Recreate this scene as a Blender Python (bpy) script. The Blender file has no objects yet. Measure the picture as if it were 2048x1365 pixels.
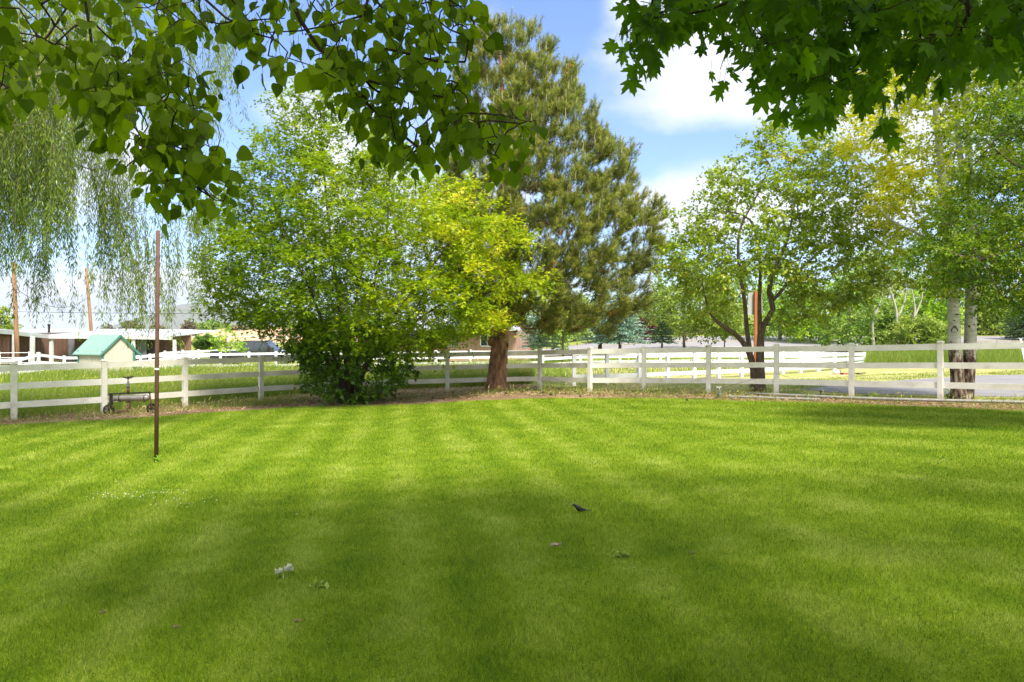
import bpy, math, random
import numpy as np
from mathutils import Vector
R = math.radians
rs = np.random.RandomState
random.seed(5)
sc = bpy.context.scene

# ------------------------------------------------------------------ camera
F = 1500.0; HZ = 668.0; CZ = 1.75
cam_d = bpy.data.cameras.new('camera'); cam = bpy.data.objects.new('camera', cam_d)
sc.collection.objects.link(cam); sc.camera = cam
cam.location = (0, 0, CZ); cam.rotation_euler = (R(90), 0, 0)
cam_d.sensor_width = 36; cam_d.lens = 36*F/2048; cam_d.shift_y = (HZ-682.5)/2048
cam_d.clip_start = 0.05; cam_d.clip_end = 20000

# ------------------------------------------------------------------ exposure, sun, sky
sc.view_settings.view_transform = 'Standard'; sc.view_settings.look = 'None'
sc.view_settings.exposure = 1.62; sc.view_settings.gamma = 1
SUN_EL, SUN_AZ = 54.0, 150.0        # azimuth clockwise from +Y: behind the camera, to its right
sd = bpy.data.lights.new('sun', 'SUN'); so = bpy.data.objects.new('sun', sd); sc.collection.objects.link(so)
sd.energy = 2.7; sd.angle = R(12.0); sd.color = (1, .95, .86)
e_, a_ = R(SUN_EL), R(SUN_AZ)
sdir = Vector((math.sin(a_)*math.cos(e_), math.cos(a_)*math.cos(e_), math.sin(e_)))
so.rotation_euler = (-sdir).to_track_quat('-Z', 'Y').to_euler()
so.location = (0, 0, 60)

world = bpy.data.worlds.new('World'); sc.world = world; world.use_nodes = True
nt = world.node_tree; nt.nodes.clear()
def N(nt, t, **kw):
    n = nt.nodes.new(t)
    for k, v in kw.items(): setattr(n, k, v)
    return n
def mth(nt, op, a, b=None, clamp=False):
    n = N(nt, 'ShaderNodeMath', operation=op, use_clamp=clamp)
    for i, v in enumerate((a, b)):
        if v is None: continue
        if isinstance(v, (int, float)): n.inputs[i].default_value = v
        else: nt.links.new(v, n.inputs[i])
    return n.outputs[0]
sky = N(nt, 'ShaderNodeTexSky', sky_type='NISHITA', sun_disc=False)
sky.sun_elevation = e_; sky.sun_rotation = a_; sky.air_density = 1.0; sky.dust_density = .6; sky.ozone_density = 1.6
tc = N(nt, 'ShaderNodeTexCoord')
def pdir(px, py):
    v = np.array([(px-1024)/F, 1, (HZ-py)/F]); return v/np.linalg.norm(v)
nz = N(nt, 'ShaderNodeTexNoise'); nz.inputs['Scale'].default_value = 4.2; nz.inputs['Detail'].default_value = 9; nz.inputs['Roughness'].default_value = .58
mp = N(nt, 'ShaderNodeMapping'); mp.inputs['Scale'].default_value = (1, 1, 2.0); mp.inputs['Location'].default_value = (.3, .1, .25)
nt.links.new(tc.outputs['Generated'], mp.inputs[0]); nt.links.new(mp.outputs[0], nz.inputs['Vector'])
acc = None
for px, py, rx, ry, amp in [(1420, 120, 420, 190, 1.0), (1750, 240, 330, 150, .75), (1370, 400, 170, 90, .9), (1650, 440, 260, 70, .8),
                            (110, 590, 220, 45, .95), (300, 560, 110, 60, .85), (430, 560, 60, 50, .7), (60, 500, 200, 40, -.3), (540, 220, 120, 60, .5), (150, 300, 230, 170, .8), (640, 250, 120, 110, .6),
                            (480, 330, 130, 160, -.9), (1120, 30, 90, 150, -.75), (1400, 295, 260, 75, -.85), (1650, 330, 120, 60, -.4), (1180, 330, 120, 150, -.5), (430, 480, 100, 60, -.25), (850, 420, 300, 200, .5)]:
    c = pdir(px, py)
    s = N(nt, 'ShaderNodeVectorMath', operation='SUBTRACT'); nt.links.new(tc.outputs['Generated'], s.inputs[0]); s.inputs[1].default_value = tuple(c)
    m = N(nt, 'ShaderNodeVectorMath', operation='MULTIPLY'); nt.links.new(s.outputs[0], m.inputs[0]); m.inputs[1].default_value = (F/rx, F/rx, F/ry)
    l = N(nt, 'ShaderNodeVectorMath', operation='LENGTH'); nt.links.new(m.outputs[0], l.inputs[0])
    g = mth(nt, 'MULTIPLY', mth(nt, 'SUBTRACT', 1.25, l.outputs['Value'], True), amp)
    acc = g if acc is None else mth(nt, 'ADD', acc, g)
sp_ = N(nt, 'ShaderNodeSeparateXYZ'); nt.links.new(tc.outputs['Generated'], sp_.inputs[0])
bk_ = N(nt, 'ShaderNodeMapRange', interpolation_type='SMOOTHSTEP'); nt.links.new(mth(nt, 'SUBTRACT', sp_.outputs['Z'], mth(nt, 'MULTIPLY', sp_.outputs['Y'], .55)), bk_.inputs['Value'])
bk_.inputs['From Min'].default_value = .12; bk_.inputs['From Max'].default_value = .45      # unseen cloud added overhead and behind the camera as fill light
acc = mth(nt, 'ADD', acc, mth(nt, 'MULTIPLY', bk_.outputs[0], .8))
tot = mth(nt, 'ADD', mth(nt, 'MULTIPLY', acc, .52), mth(nt, 'MULTIPLY', nz.outputs['Fac'], 1.1))
mr = N(nt, 'ShaderNodeMapRange', interpolation_type='SMOOTHSTEP'); nt.links.new(tot, mr.inputs['Value'])
mr.inputs['From Min'].default_value = .60; mr.inputs['From Max'].default_value = 1.0
nz2 = N(nt, 'ShaderNodeTexNoise'); nz2.inputs['Scale'].default_value = 6; nz2.inputs['Detail'].default_value = 6
nt.links.new(mp.outputs[0], nz2.inputs['Vector'])
cr = N(nt, 'ShaderNodeValToRGB'); nt.links.new(nz2.outputs['Fac'], cr.inputs[0])
cr.color_ramp.elements[0].position = .38; cr.color_ramp.elements[0].color = (2.9, 3.15, 3.7, 1)
cr.color_ramp.elements[1].position = .62; cr.color_ramp.elements[1].color = (4.15, 4.25, 4.45, 1)
# horizon paleness comes from the sky texture itself; lift the blue a little to the photograph's hue
hs = N(nt, 'ShaderNodeHueSaturation'); hs.inputs['Saturation'].default_value = 1.05; hs.inputs['Value'].default_value = .95
nt.links.new(sky.outputs[0], hs.inputs['Color'])
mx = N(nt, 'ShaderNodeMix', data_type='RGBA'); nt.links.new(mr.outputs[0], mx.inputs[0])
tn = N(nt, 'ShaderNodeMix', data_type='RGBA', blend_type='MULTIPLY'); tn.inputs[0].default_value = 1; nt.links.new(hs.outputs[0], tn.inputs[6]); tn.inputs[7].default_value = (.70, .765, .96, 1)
nt.links.new(tn.outputs[2], mx.inputs[6]); cb_ = N(nt, 'ShaderNodeVectorMath', operation='SCALE'); nt.links.new(cr.outputs[0], cb_.inputs[0]); nt.links.new(mth(nt, 'ADD', 1, mth(nt, 'MULTIPLY', bk_.outputs[0], .45)), cb_.inputs['Scale'])  # the added cloud out of view is brightened to lift the fill
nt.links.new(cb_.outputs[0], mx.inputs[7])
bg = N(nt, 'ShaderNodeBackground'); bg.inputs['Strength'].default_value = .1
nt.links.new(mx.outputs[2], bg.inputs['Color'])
wo = N(nt, 'ShaderNodeOutputWorld'); nt.links.new(bg.outputs[0], wo.inputs['Surface'])

# ------------------------------------------------------------------ terrain and pixel helpers
def sm(a, b, t):
    t = np.clip((np.asarray(t, float)-a)/(b-a), 0, 1); return t*t*(3-2*t)
def G(x, y):
    x = np.asarray(x, float); y = np.asarray(y, float)
    z = .3*np.tanh(x/13) - .15*sm(0, 25, y)
    z = z + 1.5*sm(40, 82, y)*sm(-2, 16, x)                       # bank that carries the highway
    z = z + 5*sm(90, 200, y)*sm(20, 60, x)
    ang = x/np.maximum(y, 1)
    z = z + 4.6*sm(130, 270, y)*sm(-.46, -.38, ang)*(1-sm(-.1, 0, ang))
    z = z + .18*np.exp(-(((x+.2)/2.2)**2+((y-21.6)/1.5)**2))      # mound under the pine
    return z
def at(px, py, Y): return np.array([(px-1024)/F*Y, Y, CZ+(HZ-py)/F*Y])
def gp(px, py, lo=2.0, hi=600.0):
    ys = np.exp(np.linspace(math.log(lo), math.log(hi), 4000))
    x = (px-1024)/F*ys; z = CZ+(HZ-py)/F*ys
    d = z-G(x, ys); k = np.argmax(d < 0)
    if d[k] >= 0: k = len(ys)-1
    Y = ys[k]; X = (px-1024)/F*Y
    return np.array([X, Y, float(G(X, Y))])
def gd(px, Y):
    X = (px-1024)/F*Y; return np.array([X, Y, float(G(X, Y))])

# ------------------------------------------------------------------ object helpers
def tag(o, label=None, cat=None, group=None, kind=None):
    if label: o['label'] = label
    if cat: o['category'] = cat
    if group: o['group'] = group
    if kind: o['kind'] = kind
    return o
def thing(name, loc, label, cat, group=None):
    o = bpy.data.objects.new(name, None); sc.collection.objects.link(o); o.location = tuple(float(c) for c in loc)
    o.empty_display_size = .2
    return tag(o, label, cat, group)
def off(o):
    v = np.zeros(3)
    while o is not None: v += np.array(o.location); o = o.parent
    return v
def mesh_np(name, V, faces, mat, parent=None, attrs=None, smooth=False, origin=None):
    """faces: list of int arrays (m,k)"""
    V = np.asarray(V, np.float64).reshape(-1, 3)
    if parent is not None: V = V-off(parent)
    elif origin is not None: V = V-np.asarray(origin)
    me = bpy.data.meshes.new(name)
    faces = [np.asarray(f, np.int32) for f in faces if len(f)]
    nl = sum(f.size for f in faces); nf = sum(len(f) for f in faces)
    me.vertices.add(len(V)); me.vertices.foreach_set('co', V.astype(np.float32).ravel())
    me.loops.add(nl); me.loops.foreach_set('vertex_index', np.concatenate([f.ravel() for f in faces]))
    tots = np.concatenate([np.full(len(f), f.shape[1], np.int32) for f in faces])
    st = np.concatenate([[0], np.cumsum(tots)[:-1]]).astype(np.int32)
    me.polygons.add(nf); me.polygons.foreach_set('loop_start', st)
    try: me.polygons.foreach_set('loop_total', tots)
    except Exception: pass
    if smooth: me.polygons.foreach_set('use_smooth', np.ones(nf, bool))
    if attrs:
        for k, a in attrs.items():
            at_ = me.attributes.new(k, 'FLOAT', 'POINT'); at_.data.foreach_set('value', np.asarray(a, np.float32))
    me.update(calc_edges=True)
    me.materials.append(mat)
    o = bpy.data.objects.new(name, me); sc.collection.objects.link(o)
    if parent is not None: o.parent = parent
    elif origin is not None: o.location = tuple(float(c) for c in origin)
    return o
class MB:
    def __init__(s): s.v = []; s.f = []
    def add(s, V, Fc):
        n = len(s.v); s.v += [tuple(float(c) for c in p) for p in V]; s.f += [tuple(i+n for i in f) for f in Fc]; return s
    def box(s, c, d, rz=0, ch=0):
        """centre, full dims; small chamfer on the vertical edges and the top"""
        hx, hy, hz = d[0]/2, d[1]/2, d[2]/2
        if ch <= 0:
            P = [(-hx,-hy),(hx,-hy),(hx,hy),(-hx,hy)]; rings = [(P, -hz), (P, hz)]
        else:
            def oc(k): return [(-hx+k,-hy),(hx-k,-hy),(hx,-hy+k),(hx,hy-k),(hx-k,hy),(-hx+k,hy),(-hx,hy-k),(-hx,-hy+k)]
            P = oc(ch); Q = [(x*(1-ch/hx), y*(1-ch/hy)) for x, y in P]
            rings = [(P, -hz), (P, hz-ch), (Q, hz)]
        V = []; n = len(P); cr_, sr_ = math.cos(rz), math.sin(rz)
        for ring, z in rings:
            for x, y in ring: V.append((c[0]+x*cr_-y*sr_, c[1]+x*sr_+y*cr_, c[2]+z))
        Fc = [tuple(range(n-1, -1, -1)), tuple(range((len(rings)-1)*n, len(rings)*n))]
        for r in range(len(rings)-1):
            for i in range(n): j = (i+1) % n; Fc.append((r*n+i, r*n+j, (r+1)*n+j, (r+1)*n+i))
        return s.add(V, Fc)
    def beam(s, a, b, w, h, up=(0,0,1)):
        a = np.array(a, float); b = np.array(b, float); d = b-a; d /= np.linalg.norm(d)
        u = np.array(up, float); x = np.cross(d, u); x /= np.linalg.norm(x); z = np.cross(x, d)
        V = [p+sx*x*w/2+sz*z*h/2 for p in (a, b) for sx, sz in ((-1,-1),(1,-1),(1,1),(-1,1))]
        return s.add(V, [(0,1,2,3),(7,6,5,4),(0,4,5,1),(1,5,6,2),(2,6,7,3),(3,7,4,0)])
    def tube(s, pts, rad, n=8, cap=True):
        pts = [np.array(p, float) for p in pts]
        if not hasattr(rad, '__len__'): rad = [rad]*len(pts)
        V = []; prev = None
        for i, p in enumerate(pts):
            d = pts[min(i+1, len(pts)-1)]-pts[max(i-1, 0)]; d /= (np.linalg.norm(d)+1e-9)
            if prev is None:
                r = np.array([0,0,1.]) if abs(d[2]) < .9 else np.array([1.,0,0]); x = np.cross(d, r)
            else: x = prev-d*np.dot(prev, d)
            x /= (np.linalg.norm(x)+1e-9); prev = x; y = np.cross(d, x)
            for k in range(n):
                t = 2*math.pi*k/n; V.append(p+rad[i]*(math.cos(t)*x+math.sin(t)*y))
        Fc = []
        for i in range(len(pts)-1):
            for k in range(n): j = (k+1) % n; Fc.append((i*n+k, i*n+j, (i+1)*n+j, (i+1)*n+k))
        if cap: Fc += [tuple(range(n-1, -1, -1)), tuple(range((len(pts)-1)*n, len(pts)*n))]
        return s.add(V, Fc)
    def prism(s, poly, a, b, axis=1):
        """poly: 2-D outline; extruded along axis between a and b (axis 1: poly=(x,z); axis 0: poly=(y,z))"""
        V = []
        for t in (a, b):
            for u, v in poly: V.append((u, t, v) if axis == 1 else (t, u, v))
        n = len(poly); Fc = [tuple(range(n)), tuple(range(2*n-1, n-1, -1))]
        for i in range(n): j = (i+1) % n; Fc.append((i, i+n, j+n, j))
        return s.add(V, Fc)
    def build(s, name, mat, parent=None, origin=None, smooth=False, world_co=True):
        V = np.array(s.v)
        if parent is not None and world_co: V = V-off(parent)
        elif origin is not None: V = V-np.array(origin)
        me = bpy.data.meshes.new(name); me.from_pydata(V.tolist(), [], s.f); me.materials.append(mat); me.update()
        if smooth:
            for p in me.polygons: p.use_smooth = True
        o = bpy.data.objects.new(name, me); sc.collection.objects.link(o)
        if parent is not None: o.parent = parent
        elif origin is not None: o.location = tuple(float(c) for c in origin)
        return o

# ------------------------------------------------------------------ materials
def ramp(nt, fac, cols):
    r = N(nt, 'ShaderNodeValToRGB'); nt.links.new(fac, r.inputs[0]); el = r.color_ramp.elements
    while len(el) < len(cols): el.new(.5)
    for e, (p, c) in zip(el, cols): e.position = p; e.color = (*c, 1)
    return r.outputs[0]
def surf(name, cols, scale=6, rough=.7, bump=.2, bscale=None, stretch=(1,1,1), metal=0, detail=6, spec=.5, dist=.01, coat=0):
    """procedural surface: noise through a colour ramp, bumped by a finer noise"""
    m = bpy.data.materials.new(name); m.use_nodes = True; nt = m.node_tree; b = nt.nodes['Principled BSDF']
    tc = N(nt, 'ShaderNodeTexCoord'); mp = N(nt, 'ShaderNodeMapping'); mp.inputs['Scale'].default_value = stretch
    nt.links.new(tc.outputs['Object'], mp.inputs[0])
    n1 = N(nt, 'ShaderNodeTexNoise'); n1.inputs['Scale'].default_value = scale; n1.inputs['Detail'].default_value = detail; n1.inputs['Roughness'].default_value = .65
    nt.links.new(mp.outputs[0], n1.inputs['Vector'])
    if not hasattr(cols[0][1], '__len__'): cols = [(.28+.44*i/(len(cols)-1), c) for i, c in enumerate(cols)]
    nt.links.new(ramp(nt, n1.outputs['Fac'], cols), b.inputs['Base Color'])
    b.inputs['Roughness'].default_value = rough; b.inputs['Metallic'].default_value = metal; b.inputs['Specular IOR Level'].default_value = spec
    b.inputs['Coat Weight'].default_value = coat
    if bump:
        n2 = N(nt, 'ShaderNodeTexNoise'); n2.inputs['Scale'].default_value = bscale or scale*4; n2.inputs['Detail'].default_value = 5
        nt.links.new(mp.outputs[0], n2.inputs['Vector'])
        bp = N(nt, 'ShaderNodeBump'); bp.inputs['Strength'].default_value = bump; bp.inputs['Distance'].default_value = dist
        nt.links.new(n2.outputs['Fac'], bp.inputs['Height']); nt.links.new(bp.outputs[0], b.inputs['Normal'])
    return m
def leafmat(name, cols, trans=.45, tcol=(1.25, 1.25, .5), rough=.45, pos=None, spec=.3):
    """leaf: per-leaf random tint, reflective and translucent"""
    m = bpy.data.materials.new(name); m.use_nodes = True; nt = m.node_tree; b = nt.nodes['Principled BSDF']
    a = N(nt, 'ShaderNodeAttribute', attribute_name='rnd')
    pos = pos or [i/(len(cols)-1) for i in range(len(cols))]
    c = ramp(nt, a.outputs['Fac'], list(zip(pos, cols)))
    nt.links.new(c, b.inputs['Base Color']); b.inputs['Roughness'].default_value = rough; b.inputs['Specular IOR Level'].default_value = spec
    t = N(nt, 'ShaderNodeBsdfTranslucent')
    v = N(nt, 'ShaderNodeVectorMath', operation='MULTIPLY'); nt.links.new(c, v.inputs[0]); v.inputs[1].default_value = tcol
    nt.links.new(v.outputs[0], t.inputs['Color'])
    mx = N(nt, 'ShaderNodeMixShader'); mx.inputs[0].default_value = trans
    nt.links.new(b.outputs[0], mx.inputs[1]); nt.links.new(t.outputs[0], mx.inputs[2])
    nt.links.new(mx.outputs[0], nt.nodes['Material Output'].inputs['Surface'])
    return m
def barkmat(name, cols, sc_=3.0, stretch=(5, 5, 1), bump=.8, dist=.03, rough=.9):
    return surf(name, cols, scale=sc_, rough=rough, bump=bump, bscale=sc_*2.2, stretch=stretch, dist=dist, spec=.2)

M = {}
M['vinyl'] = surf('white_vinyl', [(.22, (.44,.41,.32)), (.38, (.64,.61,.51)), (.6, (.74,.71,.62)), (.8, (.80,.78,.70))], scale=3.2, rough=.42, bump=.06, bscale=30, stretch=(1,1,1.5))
M['vinyl_far'] = surf('sunlit_vinyl', [(.76,.76,.74), (.86,.86,.84)], scale=2, rough=.45, bump=0)  # paler copy of the near vinyl, with sunlight put into its colour
M['rust'] = surf('rusted_steel', [(.05,.022,.012), (.12,.05,.028), (.09,.045,.03)], scale=14, rough=.75, bump=.35, dist=.003)
M['iron'] = surf('dark_old_iron', [(.018,.012,.010), (.05,.033,.026)], scale=18, rough=.6, bump=.3, dist=.003, metal=.3)
M['steel_tank'] = surf('weathered_tank_steel', [(.2, (.12,.09,.06)), (.45, (.27,.25,.21)), (.8, (.38,.36,.32))], scale=7, rough=.42, bump=.15, metal=.55, dist=.002)
M['alu'] = surf('dull_aluminium', [(.20,.195,.17), (.36,.35,.31)], scale=5, rough=.6, bump=.1, metal=.2, stretch=(.5,3,3))
M['galv'] = surf('galvanised_steel', [(.14,.15,.15), (.27,.28,.28)], scale=16, rough=.4, metal=.6, bump=.1)
M['bark_pine'] = barkmat('pine_bark', [(.3, (.05,.026,.016)), (.46, (.24,.125,.07)), (.68, (.46,.27,.155))], 3.6, (3.2,3.2,.8), 1, .05)
M['bark_brown'] = barkmat('brown_bark', [(.3, (.06,.04,.027)), (.7, (.22,.16,.115))], 6, (4,4,1), .8, .02)
M['bark_maple'] = barkmat('shrub_maple_bark', [(.035,.022,.012), (.11,.075,.045)], 6, (4,4,1), .6, .01)
M['bark_dark'] = barkmat('dark_twig_bark', [(.018,.010,.008), (.06,.038,.03)], 18, (2,2,2), .5, .003)
M['bark_grey'] = barkmat('grey_bark', [(.10,.085,.065), (.24,.21,.17)], 5, (3,3,1), .6, .01)
M['twig_red'] = barkmat('red_brown_twigs', [(.10,.05,.03), (.2,.11,.07)], 8, (2,2,1), .3, .01)

# ------------------------------------------------------------------ skeleton growing
class Skel:
    def __init__(s): s.p = []; s.par = []; s.fix = []; s.chains = []; s.lim = []
    def limb(s, pts, r0, r1, step=.25, attach=None):
        pts = [np.array(p, float) for p in pts]
        ids = []
        if attach is None and s.p:
            d = np.linalg.norm(np.array(s.p)-pts[0], axis=1); attach = int(np.argmin(d))
        if attach is not None and s.p: ids.append(attach); par = attach
        else: par = -1
        # catmull-rom densify
        P = [pts[0]]+pts+[pts[-1]]; out = []
        for i in range(1, len(P)-2):
            n = max(1, int(np.linalg.norm(P[i+1]-P[i])/step))
            for k in range(n):
                t = k/n; a, b, c, d = P[i-1], P[i], P[i+1], P[i+2]
                out.append(.5*((2*b)+(-a+c)*t+(2*a-5*b+4*c-d)*t*t+(-a+3*b-3*c+d)*t**3))
        out.append(pts[-1]); L = len(out)
        for i, q in enumerate(out):
            s.p.append(q); s.par.append(par); par = len(s.p)-1
            s.fix.append(r0+(r1-r0)*(i/max(1, L-1))); ids.append(par)
        s.chains.append((ids, True)); return ids
    def grow(s, T, seed=0, step=.3, up=.25, wig=.05, down_pen=.8, first=None):
        """attach each target to the nearest node by a curved branch"""
        rg = rs(seed); base = s.p[0]; T = np.array(T)
        P = np.zeros((len(s.p)+len(T)*60, 3)); n = len(s.p); P[:n] = s.p
        d0 = np.array([np.min(np.linalg.norm(P[:n]-t, axis=1)) for t in T]); tips = []
        for i in np.argsort(d0):
            t = T[i]; v = t-P[:n]; d = np.linalg.norm(v, axis=1)+1e-6
            cost = d*(1+down_pen*np.clip(-v[:, 2]/d+.1, 0, 1.1))
            if first: cost[:first] += 1e3
            k = int(np.argmin(cost)); a = P[k].copy(); L = d[k]
            pk = s.par[k]; dr = (a-P[pk]) if pk >= 0 else np.array([0,0,1.]); dr = dr/(np.linalg.norm(dr)+1e-9)
            ctl = a+(dr*.35+np.array([0,0,up]))*L*.5+(t-a)*.25
            m = max(2, min(50, int(L/step))); ids = [k]; par = k
            for j in range(1, m+1):
                u = j/m; q = (1-u)**2*a+2*u*(1-u)*ctl+u*u*t
                if j < m: q = q+rg.normal(0, wig*min(1, L), 3)
                s.p.append(q); P[n] = q; n += 1; s.par.append(par); s.fix.append(None); par = len(s.p)-1; ids.append(par)
            s.chains.append((ids, False)); tips.append(ids)
        return tips
    def radii(s, rt, e=.42):
        n = len(s.p); c = np.zeros(n); ch = np.zeros(n, int)
        for p in s.par:
            if p >= 0: ch[p] += 1
        for i in range(n-1, -1, -1):
            if ch[i] == 0: c[i] += 1
            if s.par[i] >= 0: c[s.par[i]] += c[i]
        r = rt*np.power(np.maximum(c, 1), e)
        for i in range(n):
            if s.fix[i] is not None: r[i] = max(s.fix[i], r[i] if s.fix[i] < rt*2 else 0)
            elif s.par[i] >= 0: r[i] = min(r[i], r[s.par[i]]*.8 if s.fix[s.par[i]] is not None else r[s.par[i]]*.97)
        s.r = r; return r
    def mesh(s, rt, rough=.0, seed=1, sides=(4, 7, 14), flare=0):
        r = s.radii(rt); V = []; Fq = []; n0 = 0; rg = rs(seed)
        for ids, isl in s.chains:
            rr = [r[i] for i in ids]
            if len(ids) > 1 and s.par[ids[1]] == ids[0]: rr[0] = rr[1]*1.25
            mr_ = max(rr); ns = sides[0] if mr_ < .02 else sides[1] if mr_ < .07 else sides[2]
            pts = np.array([s.p[i] for i in ids]); m = len(pts)
            if m < 2: continue
            D = np.gradient(pts, axis=0); D /= (np.linalg.norm(D, axis=1)[:, None]+1e-9)
            x = np.cross(D[0], [0.3, 1, .2]); x /= np.linalg.norm(x)+1e-9
            ang = np.arange(ns)*2*math.pi/ns
            lump = rg.normal(0, 1, ns)
            for i in range(m):
                x = x-D[i]*np.dot(x, D[i]); x /= np.linalg.norm(x)+1e-9; y = np.cross(D[i], x)
                lump = .8*lump+.6*rg.normal(0, 1, ns)*.7
                q = rr[i]*(1+rough*lump*(mr_ > .05))
                if isl and ids is s.chains[0][0] and flare: q = q*(1+flare*math.exp(-i/2.2)*(1+.35*np.sin(ang*3+1)))
                V.append(pts[i]+(np.cos(ang)*q)[:, None]*x+(np.sin(ang)*q)[:, None]*y)
            a = np.arange(ns); b = (a+1) % ns
            for i in range(m-1):
                o = n0+i*ns; Fq.append(np.stack([o+a, o+b, o+ns+b, o+ns+a], 1))
            n0 += m*ns
        return np.concatenate(V), [np.concatenate(Fq)]

# ------------------------------------------------------------------ leaves
def fold(cols):     # outline half -> folded leaf of quads about the midrib
    V = []; Fc = []
    for u, v in cols: V += [(u, 0, 0), (u, v, .28*abs(v)-.12*u*u), (u, -v, .28*abs(v)-.12*u*u)]
    for i in range(len(cols)-1):
        a = 3*i; b = a+3; Fc += [(a, a+1, b+1, b), (a, b, b+2, a+2)]
    return np.array(V, float), np.array(Fc)
T_DIAM = (np.array([(0,0,0), (.45,.28,.06), (1,0,-.05), (.45,-.28,.06)], float), np.array([(0,1,2,3)]))
T_WIDE = (np.array([(0,0,0), (.35,.42,.08), (1,0,-.08), (.35,-.42,.08)], float), np.array([(0,1,2,3)]))
T_LANCE = (np.array([(0,0,0), (.4,.085,0), (1,0,-.1), (.4,-.085,0)], float), np.array([(0,1,2,3)]))
T_STAR = (np.array([(0,0,0), (.3,.14,.03), (.45,.48,.0), (.58,.16,.03), (1,0,-.08), (.58,-.16,.03), (.45,-.48,0), (.3,-.14,.03)], float),
          np.array([(0,1,3,4),(0,4,5,7)]), np.array([(1,2,3),(5,6,7)]))
T_NEEDLE = (np.array([(0,.02,0), (0,-.02,0), (1,0,0)], float), np.array([(0,1,2)]))
T_HEART = fold([(0,.0), (-.03,.16), (.03,.32), (.16,.43), (.33,.46), (.52,.40), (.70,.26), (.86,.11), (1.0,0)])
def maple_t():
    hp = [(0,1.0),(9,.74),(14,.76),(20,.60),(27,.47),(36,.60),(42,.84),(49,.97),(56,.74),(64,.72),(72,.50),(80,.42),(90,.60),(100,.68),(112,.50),(130,.40),(150,.36),(168,.30)]
    pts = [(0., 0., .05)]
    for a, r in hp: pts.append((r*math.cos(R(a)), r*math.sin(R(a)), -.16*r*r))
    pts.append((-.06, 0, 0))
    for a, r in hp[:0:-1]: pts.append((r*math.cos(R(a)), -r*math.sin(R(a)), -.16*r*r))
    n = len(pts)-1; V = np.array(pts); V[:, 0] = (V[:, 0]+.3)/1.3; V[:, 1] /= 1.3
    return V, np.array([(0, 1+i, 1+(i+1) % n) for i in range(n)])
T_MAPLE = maple_t()
def unit(a): return a/(np.linalg.norm(a, axis=-1, keepdims=True)+1e-9)
def leaves(T, P, A, Nn, S):
    """template T at points P, axis A, normal Nn, size S -> verts and faces"""
    tv = T[0]; A = unit(A); B = unit(np.cross(Nn, A)); W = np.cross(A, B); S = np.asarray(S)[:, None, None]
    V = P[:, None, :]+S*(tv[None, :, 0:1]*A[:, None, :]+tv[None, :, 1:2]*B[:, None, :]+tv[None, :, 2:3]*W[:, None, :])
    n, k = len(P), len(tv); base = (np.arange(n)*k)[:, None, None]
    return V.reshape(-1, 3), [(base+f[None]).reshape(-1, f.shape[1]) for f in T[1:]], k
def crown_rows(rows, n, Y, seed, dep=1.0, edge=.35, mind=.3, rag_amp=.07):
    """targets inside an outline (py, left px, right px) at depth Y, bulging dep*halfwidth front and back"""
    rg = rs(seed); rows = sorted(rows); ys = [r[0] for r in rows]; out = []
    tries = 0
    while len(out) < n and tries < n*80:
        tries += 1
        py = rg.uniform(ys[0], ys[-1]); l = np.interp(py, ys, [r[1] for r in rows]); r_ = np.interp(py, ys, [r[2] for r in rows])
        wm = max(r[2]-r[1] for r in rows)
        if rg.rand() > (r_-l)/wm: continue
        u = rg.uniform(-1, 1); hw = (r_-l)/2; sg_ = 1 if u > 0 else 2
        rag = 1+rag_amp*(math.sin(py*.071*F/1500+sg_*2.1+seed)+.7*math.sin(py*.17+sg_*4.3+seed*1.7)); px = (l+r_)/2+u*hw*rag
        dmax = math.sqrt(max(0, 1-u*u))*hw/F*Y*dep
        w = rg.uniform(-1, 1); w = np.sign(w)*abs(w)**edge
        y = Y+w*dmax
        q = at(px, py, Y); q = np.array([q[0], y, q[2]])
        if out and np.min(np.linalg.norm(np.array(out)-q, axis=1)) < mind: mind *= .9995; continue
        out.append(q)
    return np.array(out)
def spray(skel, tips, per, L, seed, tail=.5, size=.08, mode='spray', jit=.4, axis_down=.25, nup=.9):
    """leaf anchor points around the outer part of each branch"""
    rg = rs(seed); P = []; A = []; tipid = []
    for ti, ids in enumerate(tips):
        pts = np.array([skel.p[i] for i in ids]); m = len(pts)
        k = int(per*rg.uniform(.6, 1.4))
        dirb = unit((pts[-1]-pts[max(0, m-3)])[None])[0]
        nt_ = max(3, k//9)
        # twigs leaving the branch, leaves along each twig
        tb = rg.uniform(1-tail, 1, nt_)*(m-1); i0 = np.clip(tb.astype(int), 0, m-2); fr = (tb-i0)[:, None]
        B0 = pts[i0]*(1-fr)+pts[i0+1]*fr
        d = unit(dirb*.8+rg.normal(0, 1, (nt_, 3))*np.array([1, 1, .55])); l = L*rg.uniform(.4, 1.1, nt_)
        w = rg.randint(0, nt_, k); t = rg.uniform(.15, 1.05, k)
        p = B0[w]+d[w]*(l[w]*t)[:, None]; p[:, 2] -= (l[w]*t)**2*.35
        a = unit(d[w]*.8+rg.normal(0, jit, (k, 3))+np.array([0, 0, -axis_down]))
        P.append(p+rg.normal(0, size*.3, (k, 3))); A.append(a); tipid.append(np.full(k, ti))
    return np.concatenate(P), np.concatenate(A), np.concatenate(tipid)
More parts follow.
